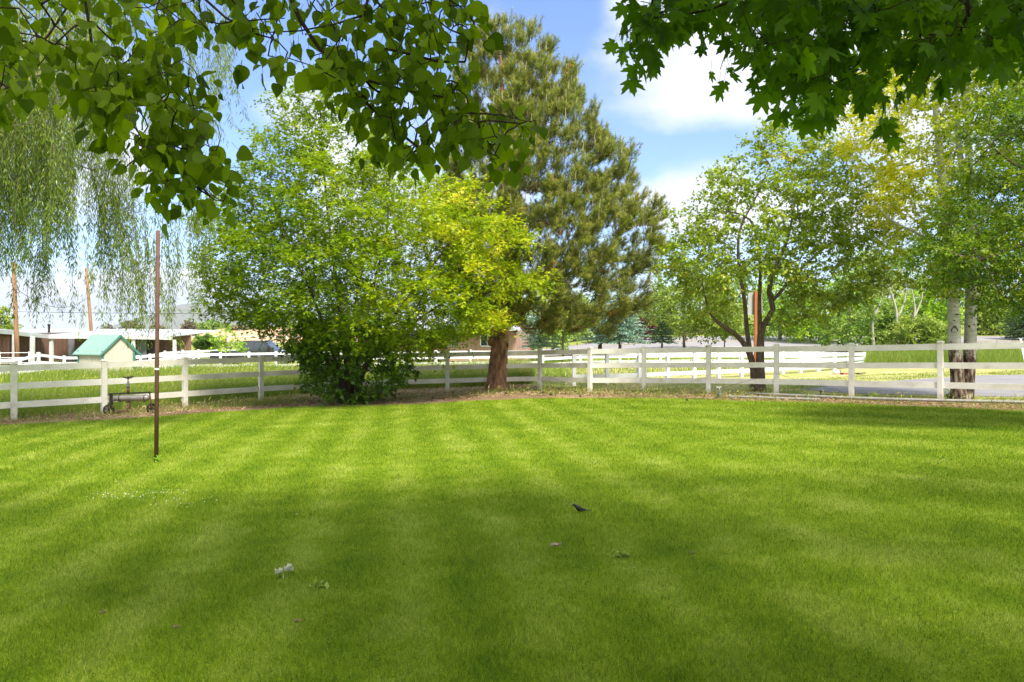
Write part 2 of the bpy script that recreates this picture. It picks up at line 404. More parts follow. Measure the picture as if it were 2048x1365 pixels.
def tree(name, label, cat, limbs, targets, base, bark, leaf, T, per, L, size, seed, rt=.006, group=None, rough=.05,
         up=.25, wig=.05, nup=.9, tail=.5, axis_down=.25, rnd=None, flare=.5, step=.3, jit=.4, first=None, keep=None, down_pen=.8):
    t = thing(name, base, label, cat, group)
    s = Skel()
    for pts, r0, r1 in limbs: s.limb(pts, r0, r1)
    tips = s.grow(targets, seed, step, up, wig, down_pen, first)
    V, Fq = s.mesh(rt, rough, seed, flare=flare)
    mesh_np('trunk', V, Fq, bark, t, smooth=True)
    P, A, ti = spray(s, tips, per, L, seed+1, tail, size, jit=jit, axis_down=axis_down)
    rg = rs(seed+2); n = len(P)
    Nn = unit(np.stack([rg.normal(0, .55, n), rg.normal(0, .55, n), np.full(n, nup)], 1))
    S = size*rg.uniform(.65, 1.25, n)
    r_ = rnd(P, ti, rg) if rnd else np.clip(.5+.22*rs(seed+3).normal(0, 1, len(tips))[ti]+.2*rg.normal(0, 1, n), 0, 1)
    V, Fc, k = leaves(T, P, A, Nn, S)
    mesh_np('crown', V, Fc, leaf, t, attrs={'rnd': np.repeat(r_, k)})
    return t, s, tips

# ================================================================== SETTING
def groundcol(nt, stripes, dark, mid, light, extra=None):
    """colour field in world metres: noise patches, and mown stripes for the lawn"""
    g = N(nt, 'ShaderNodeNewGeometry')
    n1 = N(nt, 'ShaderNodeTexNoise'); n1.inputs['Scale'].default_value = .55; n1.inputs['Detail'].default_value = 7; n1.inputs['Roughness'].default_value = .7
    nt.links.new(g.outputs['Position'], n1.inputs['Vector'])
    f = n1.outputs['Fac']
    if stripes:
        f = mth(nt, 'ADD', .29, mth(nt, 'MULTIPLY', f, .42))
        sx = N(nt, 'ShaderNodeSeparateXYZ'); nt.links.new(g.outputs['Position'], sx.inputs[0])
        s = mth(nt, 'ADD', sx.outputs['X'], mth(nt, 'MULTIPLY', sx.outputs['Y'], .15))
        n2 = N(nt, 'ShaderNodeTexNoise'); n2.inputs['Scale'].default_value = .9; n2.inputs['Detail'].default_value = 3
        nt.links.new(g.outputs['Position'], n2.inputs['Vector'])
        s = mth(nt, 'ADD', s, mth(nt, 'MULTIPLY', n2.outputs['Fac'], .30))
        w = mth(nt, 'SINE', mth(nt, 'MULTIPLY', s, 2*math.pi/.86))  # how light falls on leaning mown blades, put into the colour as stripes
        # a second mowing pass runs across, clearest on the right half
        s2 = mth(nt, 'ADD', mth(nt, 'MULTIPLY', sx.outputs['X'], .62), sx.outputs['Y'])
        s2 = mth(nt, 'ADD', s2, mth(nt, 'MULTIPLY', n2.outputs['Fac'], .9))
        w2 = mth(nt, 'SINE', mth(nt, 'MULTIPLY', s2, 2*math.pi/1.9))
        k = N(nt, 'ShaderNodeMapRange'); nt.links.new(sx.outputs['X'], k.inputs['Value']); k.inputs['From Min'].default_value = .5; k.inputs['From Max'].default_value = 4.5
        ws = mth(nt, 'ADD', mth(nt, 'MULTIPLY', w, mth(nt, 'SUBTRACT', .060, mth(nt, 'MULTIPLY', k.outputs[0], .05))), mth(nt, 'MULTIPLY', w2, mth(nt, 'MULTIPLY', k.outputs[0], .05)))
        # tired pale patches under tiny clover
        n3 = N(nt, 'ShaderNodeTexNoise'); n3.inputs['Scale'].default_value = 2.2; n3.inputs['Detail'].default_value = 9; n3.inputs['Roughness'].default_value = .72
        nt.links.new(g.outputs['Position'], n3.inputs['Vector'])
        f = mth(nt, 'ADD', mth(nt, 'ADD', f, ws), mth(nt, 'MULTIPLY', mth(nt, 'SUBTRACT', n3.outputs['Fac'], .5), .36))
    return ramp(nt, f, [(.28, dark), (.5, mid), (.74, light)])
def groundmat(name, stripes, dark, mid, light, fine=60, bump=.6):
    m = bpy.data.materials.new(name); m.use_nodes = True; nt = m.node_tree; b = nt.nodes['Principled BSDF']
    c = groundcol(nt, stripes, dark, mid, light)
    g = N(nt, 'ShaderNodeNewGeometry'); n = N(nt, 'ShaderNodeTexNoise'); n.inputs['Scale'].default_value = fine; n.inputs['Detail'].default_value = 4
    nt.links.new(g.outputs['Position'], n.inputs['Vector'])
    v = N(nt, 'ShaderNodeMix', data_type='RGBA', blend_type='MULTIPLY'); v.inputs[0].default_value = .6
    nt.links.new(c, v.inputs[6]); nt.links.new(ramp(nt, n.outputs['Fac'], [(.3, (.5,.5,.5)), (.7, (1.4,1.4,1.4))]), v.inputs[7])
    nt.links.new(v.outputs[2], b.inputs['Base Color']); b.inputs['Roughness'].default_value = .95; b.inputs['Specular IOR Level'].default_value = .1
    bp = N(nt, 'ShaderNodeBump'); bp.inputs['Strength'].default_value = bump; bp.inputs['Distance'].default_value = .03
    nt.links.new(n.outputs['Fac'], bp.inputs['Height']); nt.links.new(bp.outputs[0], b.inputs['Normal'])
    return m
def grassmat(name, stripes, dark, mid, light, tips, trans=.4):
    m = bpy.data.materials.new(name); m.use_nodes = True; nt = m.node_tree; b = nt.nodes['Principled BSDF']
    c = groundcol(nt, stripes, dark, mid, light)
    a = N(nt, 'ShaderNodeAttribute', attribute_name='rnd')
    c2 = ramp(nt, a.outputs['Fac'], tips)
    v = N(nt, 'ShaderNodeMix', data_type='RGBA', blend_type='MULTIPLY'); v.inputs[0].default_value = 1
    nt.links.new(c, v.inputs[6]); nt.links.new(c2, v.inputs[7])
    nt.links.new(v.outputs[2], b.inputs['Base Color']); b.inputs['Roughness'].default_value = .55; b.inputs['Specular IOR Level'].default_value = .25
    t = N(nt, 'ShaderNodeBsdfTranslucent'); nt.links.new(v.outputs[2], t.inputs['Color'])
    mx = N(nt, 'ShaderNodeMixShader'); mx.inputs[0].default_value = trans
    nt.links.new(b.outputs[0], mx.inputs[1]); nt.links.new(t.outputs[0], mx.inputs[2])
    nt.links.new(mx.outputs[0], nt.nodes['Material Output'].inputs['Surface'])
    return m
LG = [(.085,.175,.001), (.195,.28,.009), (.36,.425,.062)]
M['soil_lawn'] = groundmat('lawn_soil', True, *[tuple(.8*c for c in k) for k in LG])
M['lawn_blade'] = grassmat('lawn_blades', True, *LG, [(0, (.25,.36,.3)), (.3, (.62,.75,.6)), (.62, (1.1,1.08,1.)), (.92, (1.9,1.65,2.4)), (1, (2.7,1.8,6))])
M['pasture'] = groundmat('pasture', False, (.12,.17,.02), (.22,.26,.05), (.38,.34,.13), fine=18)
M['mulch'] = groundmat('mulch', False, (.10,.058,.03), (.235,.15,.085), (.42,.30,.17), fine=22, bump=1)
M['verge'] = groundmat('dry_verge', False, (.20,.25,.05), (.36,.34,.12), (.62,.47,.27), fine=14)
M['asphalt'] = surf('driveway_asphalt', [(.2, (.17,.16,.16)), (.8, (.27,.255,.25))], scale=.7, rough=.85, bump=.5, bscale=90, spec=.2, dist=.005)
M['road'] = surf('highway_asphalt', [(.25, (.22,.205,.20)), (.75, (.29,.27,.265))], scale=.5, rough=.85, bump=.3, bscale=60, stretch=(.15,2,1), spec=.2)
M['shoulder'] = surf('red_gravel', [(.15,.085,.075), (.24,.16,.145)], scale=3, rough=.95, bump=.6, bscale=30, stretch=(.4,1,1), spec=.1)

# ground: one sheet, finer near the camera
def axis(lim, s0, g):
    v = [0.0]; s = s0
    while v[-1] < lim: v.append(v[-1]+s); s *= g
    return v
ax = axis(5200, .5, 1.028); xs = np.array([-a for a in ax[:0:-1]]+ax); ys = np.array([-a for a in ax[:0:-1] if a < 60]+[-5200.][:0]+ax); ys = np.concatenate([[-5200, -1500, -400], ys])
gx, gy = np.meshgrid(xs, ys); gz = G(gx, gy)
nx, ny = len(xs), len(ys); idx = np.arange(nx*ny).reshape(ny, nx)
o = mesh_np('ground', np.stack([gx.ravel(), gy.ravel(), gz.ravel()], 1), [np.stack([idx[:-1,:-1].ravel(), idx[:-1,1:].ravel(), idx[1:,1:].ravel(), idx[1:,:-1].ravel()], 1)], M['pasture'], smooth=True)
tag(o, kind='structure')
def sheet(name, far, near, nu, nv, dz, mat, kind='structure'):
    """far/near: matching polylines of world (x,y)"""
    far = np.array(far)[:, :2]; near = np.array(near)[:, :2]; t = np.linspace(0, 1, nu+1); k = np.linspace(0, 1, len(far))
    A = np.stack([np.interp(t, k, far[:, 0]), np.interp(t, k, far[:, 1])], 1); B = np.stack([np.interp(t, k, near[:, 0]), np.interp(t, k, near[:, 1])], 1)
    w = np.linspace(0, 1, nv+1)[:, None, None]; Q = A[None]*(1-w)+B[None]*w
    V = np.stack([Q[..., 0].ravel(), Q[..., 1].ravel(), (G(Q[..., 0], Q[..., 1])+dz).ravel()], 1); id_ = np.arange((nu+1)*(nv+1)).reshape(nv+1, nu+1)
    o = mesh_np(name, V, [np.stack([id_[1:,:-1].ravel(), id_[1:,1:].ravel(), id_[:-1,1:].ravel(), id_[:-1,:-1].ravel()], 1)], mat, smooth=True)
    return tag(o, kind=kind)
EDGE = [(-700,858), (-300,856), (0,851), (200,842), (400,828), (520,820), (620,814), (780,811), (900,806), (1000,801), (1100,798), (1200,797), (1300,797), (1400,800), (1480,803), (1600,806), (1750,811), (1900,817), (2048,823), (2400,834), (2800,846)]
BACK = [(-700,812), (-300,818), (0,832), (200,822), (400,806), (520,797), (620,789), (780,776), (900,770), (1000,768), (1100,774), (1200,781), (1300,784), (1400,786), (1480,789), (1600,792), (1750,796), (1900,799), (2048,802), (2400,806), (2800,810)]
ek = np.linspace(0, 1, len(EDGE)); rg = rs(3)
EW = np.array([gp(*p)[:2] for p in EDGE]); BW = np.array([gp(*p)[:2] for p in BACK])
def wob(A, amp, n=160, seed=1):
    k = np.linspace(0, 1, len(A)); t = np.linspace(0, 1, n); g = rs(seed)
    B = np.stack([np.interp(t, k, A[:, i]) for i in (0, 1)], 1); B[:, 1] += np.interp(t, np.linspace(0, 1, 60), g.normal(0, amp, 60))+g.normal(0, amp*.25, n)
    return B
sheet('mulch_bed', wob(BW, .22, seed=4), wob(EW+np.array([0, -.5]), .0), 160, 12, .006, M['mulch'])
LE = wob(EW, .09, seed=5)
sheet('lawn', LE, np.stack([LE[:, 0]*1.0, np.full(len(LE), -7.0)], 1), 200, 60, .014, M['soil_lawn'])
dw_far = [gp(1600,777), gp(1700,769), gp(1800,762), gp(1900,756), gp(1965,752), gp(2048,751), gp(2300,751), gp(2900,751)]
dw_near = [gp(1602,779), gp(1660,786), gp(1760,790), gp(1860,792), gp(1950,794), gp(2048,796), gp(2300,799), gp(2900,804)]
sheet('verge', [gp(px, 735+abs(px-1500)*.005) for px in range(1130, 2900, 100)], [gp(px, 787+max(0, px-1500)*.02) for px in range(1130, 2900, 100)], 90, 20, .008, M['verge'])
sheet('driveway', dw_far, dw_near, 60, 10, .02, M['asphalt'])
def rdy(x, o): return 57.5+o-.035*x
xr = np.linspace(-6, 130, 40)
sheet('road_shoulder', [(x, rdy(x, 18)) for x in xr], [(x, rdy(x, -4)) for x in xr], 160, 30, .02, M['shoulder'])
sheet('road', [(x, rdy(x, 16)) for x in xr], [(x, rdy(x, 0)) for x in xr], 160, 30, .05, M['road'])
M['paint_w'] = surf('white_road_paint', [(.6,.6,.58), (.75,.75,.73)], scale=5, bump=0)
M['paint_y'] = surf('yellow_road_paint', [(.5,.33,.04), (.62,.42,.07)], scale=5, bump=0)
for nm, o_, w_, m_ in [('edge_line', .7, .16, 'paint_w'), ('edge_line', 15.2, .16, 'paint_w'), ('centre_line', 8, .3, 'paint_y')]:
    sheet('road_marking', [(x, rdy(x, o_+w_)) for x in xr], [(x, rdy(x, o_)) for x in xr], 160, 1, .075, M[m_])
# far mountain, pale through the air
M['hill'] = surf('mountain_scrub', [(.10,.11,.07), (.16,.15,.11)], scale=.01, rough=1, bump=0)
n_ = 90; V = []; ex = np.linspace(-1, 1, n_); ey = np.linspace(-1, 1, 24); rg = rs(9)
prof_px = np.array([200, 300, 325, 350, 385, 405, 425, 450, 520, 600, 700, 850, 1000]); prof_py = np.array([664, 655, 640, 626, 611, 609, 611, 620, 628, 634, 642, 656, 666])
for j, v in enumerate(ey):
    for u in ex:
        px = 600+400*u; Y = 4200+700*v; h = (HZ-np.interp(px, prof_px, prof_py))/F*4200
        z = h*max(0, 1-v*v)**.8*(1+.05*math.sin(px*.07+v*4))-8*(abs(v) > .98)
        V.append(((px-1024)/F*4200, Y, z-.5))
id_ = np.arange(n_*24).reshape(24, n_)
tag(mesh_np('hill', V, [np.stack([id_[:-1,:-1].ravel(), id_[:-1,1:].ravel(), id_[1:,1:].ravel(), id_[1:,:-1].ravel()], 1)], M['hill'], smooth=True), kind='structure')
# tan field far behind the paddocks
M['field'] = surf('stubble_field', [(.50,.30,.15), (.62,.40,.21)], scale=.05, rough=1, bump=0, stretch=(1,.3,1))
sheet('field', [gd(px, 268) for px in range(330, 900, 60)], [gd(px, 150) for px in range(330, 900, 60)], 40, 20, .15, M['field'])

# ================================================================== LAWN GRASS
def inpoly_edge(x, y, E):    # y below the lawn edge at x
    o = np.argsort(E[:, 0]); return y < np.interp(x, E[o, 0], E[o, 1])
def scatter(n, y0, y1, dens_pow, marg, rg):
    """positions spread so that every strip of the picture gets its share"""
    u = rg.rand(n); k = dens_pow
    y = (y0**k+u*(y1**k-y0**k))**(1/k) if k != 0 else y0*np.exp(u*math.log(y1/y0))
    x = rg.uniform(-1, 1, n)*(y*.70+marg); return x, y
def blades(P, H, W, rg, lean=.45, seg=1, dirx=None):
    n = len(P); th = rg.uniform(0, 2*math.pi, n); d = np.stack([np.cos(th), np.sin(th), np.zeros(n)], 1)
    lt = rg.uniform(0, 2*math.pi, n); ln = np.stack([np.cos(lt), np.sin(lt), np.zeros(n)], 1)*(np.abs(rg.normal(0, lean, n))*H)[:, None]
    if dirx is not None: ln = ln+dirx*H[:, None]
    up = np.array([0, 0, 1.])
    a = P-d*(W/2)[:, None]; b = P+d*(W/2)[:, None]
    if seg == 1:
        t = P+ln+up*H[:, None]*.92; V = np.stack([a, b, t], 1).reshape(-1, 3); i = np.arange(n)[:, None]*3
        return V, [i+np.array([[0, 1, 2]])], 3
    m = P+ln*.3+up*(H*.55)[:, None]; t = P+ln*1.1+up*(H*.97)[:, None]
    V = np.stack([a, b, m-d*(W*.4)[:, None], m+d*(W*.4)[:, None], t], 1).reshape(-1, 3); i = np.arange(n)[:, None]*5
    return V, [i+np.array([[0, 1, 3, 2]]), i+np.array([[2, 3, 4]])], 5
rg = rs(11)
x, y = scatter(950000, 2.6, 25.0, .3, 1.6, rg)
k = inpoly_edge(x, y, LE)
fr_ = rg.rand(len(x)) < 1; x, y = x[k], y[k]
d = np.hypot(x, y); H = rg.uniform(.018, .052, len(x))*np.where((rg.rand(len(x)) < .03) & (d < 12), 1.5, 1); W = np.maximum(.0030, d*.00047)*rg.uniform(.7, 1.4, len(x))
patch = .5+.5*np.sin(x*2.1+1.3*np.sin(y*1.7))*np.sin(y*1.9+x*.6); H *= .8+.4*patch
V, Fc, kk = blades(np.stack([x, y, G(x, y)+.012], 1), H, W, rg, .75)
r_ = np.clip(rg.beta(1.5, 1.6, len(x))*.95, 0, 1); r_[rg.rand(len(x)) < .012] = 1
o = mesh_np('lawn_grass', V, Fc, M['lawn_blade'], attrs={'rnd': np.repeat(r_, kk)})
tag(o, 'short mown lawn grass with faint mower stripes', 'grass', kind='stuff')
# clover flowers and fallen yellow specks in the lawn
M['petal'] = surf('clover_petals', [(.55,.55,.45), (.75,.75,.66)], scale=40, bump=0)
x = np.concatenate([rg.normal(-4.4, .4, 60), rg.normal(-3.7, .3, 20), rg.uniform(-9, 9, 40)]); y = np.concatenate([rg.normal(8.6, .16, 60), rg.normal(8.2, .2, 20), rg.uniform(5, 17, 40)])
Q = np.stack([x, y, G(x, y)+.045], 1); S = rg.uniform(.004, .009, len(x))
oc_ = np.array([(1,0,0),(0,1,0),(-1,0,0),(0,-1,0),(0,0,.9),(0,0,-.6)]); V = (Q[:, None]+oc_[None]*S[:, None, None]).reshape(-1, 3); i = np.arange(len(Q))[:, None]*6
Fc = np.concatenate([i+np.array([f]) for f in [(0,1,4),(1,2,4),(2,3,4),(3,0,4),(1,0,5),(2,1,5),(3,2,5),(0,3,5)]])
tag(mesh_np('clover_flowers', V, [Fc], M['petal']), 'tiny pale clover heads dotted through the mown lawn', 'flowers', kind='stuff')

# meadow of tall seeding grass beyond the fence
MG = [(.14,.22,.018), (.25,.33,.04), (.40,.40,.10)]
M['tall'] = grassmat('tall_grass_blades', False, *MG, [(0, (.6,.72,.5)), (.55, (1,1,1)), (.8, (1.45,1.2,1.5)), (1, (2.0,1.55,2.8))], .45)
def meadow(name, n, poly_px, hmin, hmax, wid, label, seed, seeds=.35, near_first=True, lean=.35):
    """poly_px: (px, y_far, y_near) columns"""
    rg = rs(seed); c = np.array(poly_px, float)
    far = np.array([gp(a, b)[:2] for a, b, _ in poly_px]); near = np.array([gp(a, b)[:2] for a, _, b in poly_px])
    u = rg.rand(n); v = rg.rand(n)**1.25; k = np.linspace(0, 1, len(c))
    fx = np.interp(u, k, far[:, 0]); fy = np.interp(u, k, far[:, 1]); nx_ = np.interp(u, k, near[:, 0]); ny_ = np.interp(u, k, near[:, 1])
    x = nx_+(fx-nx_)*v; y = ny_+(fy-ny_)*v
    x += rg.normal(0, .1, n); y += rg.normal(0, .08, n)
    cl = .75+.35*np.sin(x*1.7+np.sin(y*2.3)*2)*np.sin(y*1.1+1)
    H = rg.uniform(hmin, hmax, n)*cl; d = np.hypot(x, y); W = np.maximum(wid, d*.0005)*rg.uniform(.7, 1.3, n)
    P = np.stack([x, y, G(x, y)-.01], 1)
    V, Fc, kk = blades(P, H, W, rg, lean, 2, np.array([.12, 0, 0]))
    r_ = rg.beta(2, 2.6, n)*.75
    # seed heads: pale slender spindles at the tips
    hs_ = np.where((rg.rand(n) < seeds) & (H > hmin+(hmax-hmin)*.35))[0]; Vt = V.reshape(n, kk, 3)
    tip = Vt[hs_, 4]; dr = unit(tip-Vt[hs_, 2]+rg.normal(0, .05, (len(hs_), 3)))
    nn = rg.normal(0, 1, (len(hs_), 3)); S = rg.uniform(.06, .14, len(hs_))
    V2, F2, k2 = leaves((np.array([(0,0,0), (.4,.09,0), (1,0,0), (.4,-.09,0)], float), np.array([(0,1,2,3)])), tip-dr*.03, dr, nn, S)
    Fall = Fc+[f+len(V) for f in F2]
    o = mesh_np(name, np.concatenate([V, V2]), Fall, M['tall'], attrs={'rnd': np.concatenate([np.repeat(r_, kk), np.repeat(rg.uniform(.8, 1, len(hs_)), k2)])})
    return tag(o, label, 'grass', kind='stuff')
meadow('meadow_grass', 90000, [(-500,742,822), (0,742,840), (200,741,826), (400,741,805), (520,741,797), (620,741,788), (780,741,780), (900,741,776), (1000,741,772), (1060,741,768)], .32, .72, .006,
       'tall seeding meadow grass between the white fences', 21, seeds=.6)
meadow('field_grass', 16000, [(1060,716,760), (1150,716,762), (1300,716,757), (1500,716,748), (1650,714,737), (1725,712,730)], .15, .35, .01, 'loose green grass in the small white fenced paddock', 22, .15)
meadow('roadside_grass', 22000, [(1730,708,736), (1800,706,738), (1900,703,738), (2048,700,738), (2300,700,738)], .4, 1.0, .012, 'tall bright green grass beyond the asphalt driveway', 23, .1)
meadow('verge_grass', 24000, [(1080,762,789), (1200,768,789), (1350,768,790), (1480,766,792), (1580,760,792), (1640,758,776), (1750,750,764), (1900,745,755), (2048,742,750), (2300,742,750)], .03, .10, .006, 'short dry grass between the fence and the driveway', 24, .05)
meadow('weeds', 9000, [(-300,822,846), (0,834,848), (200,824,838), (400,808,822), (520,799,814), (620,793,808), (900,776,800), (1080,779,792), (1300,786,796), (1500,790,804), (1800,797,813), (2048,802,822), (2400,805,830)], .05, .28, .004, 'scattered weeds and dry stems along the mulch strip', 25, .3, lean=.8)

# needle litter and cones on the mulch
rg = rs(31); n = 26000; u = rg.rand(n); v = rg.rand(n)
k = np.linspace(0, 1, len(EW)); ex_ = np.interp(u, k, EW[:, 0]); ey_ = np.interp(u, k, EW[:, 1])+.25; bx_ = np.interp(u, k, BW[:, 0]); by_ = np.interp(u, k, BW[:, 1])
x = ex_+(bx_-ex_)*v; y = ey_+(by_-ey_)*v; P = np.stack([x, y, G(x, y)+.012+rg.rand(n)*.03], 1)
A = np.stack([rg.normal(0, 1, n), rg.normal(0, 1, n), rg.normal(0, .35, n)], 1); Nn = rg.normal(0, .5, (n, 3))+[0, 0, 1]
M['litter'] = leafmat('dry_litter', [(.10,.05,.028), (.30,.18,.10), (.48,.32,.18), (.6,.48,.30)], trans=.1, rough=.9)
V, Fc, kk = leaves((np.array([(0,.07,0), (0,-.07,0), (1,0,0)], float), np.array([(0,1,2)])), P, A, Nn, rg.uniform(.05, .15, n))
tag(mesh_np('needle_litter', V, Fc, M['litter'], attrs={'rnd': np.repeat(rg.rand(n), kk)}), 'brown needles and dry leaves littering the mulch strip', 'leaf litter', kind='stuff')
M['cone'] = surf('pine_cone_scales', [(.03,.018,.012), (.11,.07,.045)], scale=60, bump=.8, rough=.9)
def cone_mesh():
    mb = MB(); nr = 9
    for i in range(nr):
        t = i/(nr-1); rr = .034*math.sin(math.pi*(.12+.83*t))**.7; z = t*.085
        mb.tube([(0,0,z-.006), (0,0,z+.005)], [rr*.55, rr], 9)
    return mb
cm = cone_mesh().build('pine_cone', M['cone']); first = True
CONES = [(1018,779), (1042,786), (1066,781), (1088,788), (1104,792), (1130,790), (1148,787), (1160,795), (1232,789), (1248,790), (886,800), (863,799), (905,790), (801,790), (1375,803), (1010,790)]
for i, (px, py) in enumerate(CONES):
    o = cm if first else cm.copy()
    if not first: sc.collection.objects.link(o)
    first = False; p = gp(px, py); o.location = (p[0], p[1], p[2]+.035); o.rotation_euler = (R(80+8*(i % 3)), 0, i*1.3)
    od = ['nearest', 'second', 'third', 'fourth', 'fifth', 'sixth', 'seventh', 'eighth', 'ninth', 'tenth', 'eleventh', 'twelfth']
    sd_ = 'right' if px > 994 else 'left'; rk = sorted([q[0] for q in CONES if (q[0] > 994) == (px > 994)], key=lambda v: abs(v-994)).index(px)
    tag(o, 'brown pine cone on the needle litter, %s to the %s of the pine trunk' % (od[rk], sd_), 'pine cone', 'pine cones fallen round the big pine')

# ================================================================== FENCES
def add_dirt(m):      # soil splash on the foot of each post, fed by its height above the ground
    nt = m.node_tree; b = nt.nodes['Principled BSDF']; src = b.inputs['Base Color'].links[0].from_socket
    a = N(nt, 'ShaderNodeAttribute', attribute_name='hd'); g = N(nt, 'ShaderNodeNewGeometry'); n = N(nt, 'ShaderNodeTexNoise'); n.inputs['Scale'].default_value = 14; n.inputs['Detail'].default_value = 6
    nt.links.new(g.outputs['Position'], n.inputs['Vector'])
    r = N(nt, 'ShaderNodeMapRange'); nt.links.new(mth(nt, 'ADD', a.outputs['Fac'], mth(nt, 'MULTIPLY', n.outputs['Fac'], .34)), r.inputs['Value']); r.inputs['From Min'].default_value = 9.98; r.inputs['From Max'].default_value = 10.22; r.inputs['To Max'].default_value = .85
    mx = N(nt, 'ShaderNodeMix', data_type='RGBA'); nt.links.new(r.outputs[0], mx.inputs[0]); nt.links.new(src, mx.inputs[6]); mx.inputs[7].default_value = (.22, .16, .09, 1)
    nt.links.new(mx.outputs[2], b.inputs['Base Color'])
add_dirt(M['vinyl'])
def fence(name, label, posts, rails, mat, pw=.127, rh=.15, rw=.045, group=None, cap=True, d_override=None):
    """posts: (px, ytop, ybase[, Y]); rails: heights as a fraction of the post; every post and rail is a part"""
    B = []
    for p in posts:
        b = gp(p[0], p[2]) if len(p) < 4 else gd(p[0], p[3])
        h = (p[2]-p[1])/F*b[1] if len(p) < 4 else (CZ+(HZ-p[1])/F*b[1])-b[2]
        B.append((b, h))
    t = thing(name, B[0][0], label, 'fence', group)
    rg = rs(int(abs(posts[0][0]))+7)
    for i, (b, h) in enumerate(B):
        a = B[max(i-1, 0)][0]; c = B[min(i+1, len(B)-1)][0]; ang = math.atan2(c[1]-a[1], c[0]-a[0])
        mb = MB(); mb.box((b[0], b[1], b[2]+h/2-.08), (pw, pw, h+.10), ang, .006)
        if cap: mb.box((b[0], b[1], b[2]+h-.012), (pw+.022, pw+.022, .028), ang, .004); mb.box((b[0], b[1], b[2]+h+.012), (pw-.01, pw-.01, .03), ang, .012)
        po = mb.build('post', mat, t)
        if mat is M['vinyl']:
            hd = po.data.attributes.new('hd', 'FLOAT', 'POINT'); zz = np.array([v.co.z for v in po.data.vertices])+off(t)[2]-b[2]; hd.data.foreach_set('value', (10-zz).astype(np.float32))
    for i in range(len(B)-1):
        (a, ha), (c, hc) = B[i], B[i+1]; d = (c-a); L = np.hypot(d[0], d[1]); u = d/L
        for f in rails:
            p = a+u*(pw/2-.004); q = c-u*(pw/2-.004); p = p.copy(); q = q.copy(); p[2] = a[2]+ha*f; q[2] = c[2]+hc*f
            mb = MB(); sag = rg.uniform(-.006, .006); mid = (p+q)/2; mid[2] += sag
            mb.beam(p, q, rw, rh); mb.build('rail', mat, t)
    return t
near = [(-330,758,868), (-150,739,853), (28,727,841), (208,721,829), (370,716,815), (522,712,803), (655,708,794), (778,705,788), (895,703,784), (990,701,781), (1080,699,780), (1180,696,785), (1288,694,786), (1417,692,788), (1553,690,791), (1703,688,797), (1881,684,803), (2105,679,813), (2380,671,828)]
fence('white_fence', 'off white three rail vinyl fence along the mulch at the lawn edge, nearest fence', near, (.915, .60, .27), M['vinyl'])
fB = [(-90,722,762), (-20,719,758), (40,716,755), (77,706,752), (128,713,748), (185,713,746), (240,712,744), (281,710,743), (333,709,742), (387,706,741), (441,706,741), (498,705,740), (552,704,740), (607,704,739), (665,703,738), (735,703,737), (806,703,736), (872,702,736), (941,701,735), (1012,701,734), (1085,700,734)]
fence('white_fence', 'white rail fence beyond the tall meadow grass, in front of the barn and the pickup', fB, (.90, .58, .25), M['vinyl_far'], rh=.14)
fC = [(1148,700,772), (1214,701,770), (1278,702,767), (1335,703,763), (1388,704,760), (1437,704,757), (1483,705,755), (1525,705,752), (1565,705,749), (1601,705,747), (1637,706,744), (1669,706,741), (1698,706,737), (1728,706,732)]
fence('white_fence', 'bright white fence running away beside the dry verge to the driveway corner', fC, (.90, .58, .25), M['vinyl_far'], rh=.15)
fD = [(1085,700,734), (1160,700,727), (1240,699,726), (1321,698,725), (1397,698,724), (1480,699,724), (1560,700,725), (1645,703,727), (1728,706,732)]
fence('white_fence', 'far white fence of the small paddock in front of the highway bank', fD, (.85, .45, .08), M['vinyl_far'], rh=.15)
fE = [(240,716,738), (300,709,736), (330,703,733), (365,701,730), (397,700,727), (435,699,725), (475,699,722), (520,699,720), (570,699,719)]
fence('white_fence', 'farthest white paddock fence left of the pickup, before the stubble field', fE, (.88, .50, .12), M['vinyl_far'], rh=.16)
fF = [(77,704,752), (66,703,757), (40,715,762)]
# pipe gate by the barn
g = thing('pipe_gate', at(-10, 760, 40)*[1,1,0]+[0,0,float(G(-27,40))], 'white pipe gate standing in front of the barn posts', 'gate')
for z in (.55, .85, 1.12): MB().tube([at(-60, 760, 41)*[1,1,0]+[0,0,G(-27,41)+z], at(60, 760, 42.5)*[1,1,0]+[0,0,G(-26,42)+z]], .022, 6).build('gate_rail', M['vinyl_far'], g, smooth=True)
for px, Y in ((-58, 41.1), (0, 41.8), (58, 42.4)): b = gd(px, Y); MB().tube([b, b+[0,0,1.18]], .025, 6).build('gate_upright', M['vinyl_far'], g, smooth=True)

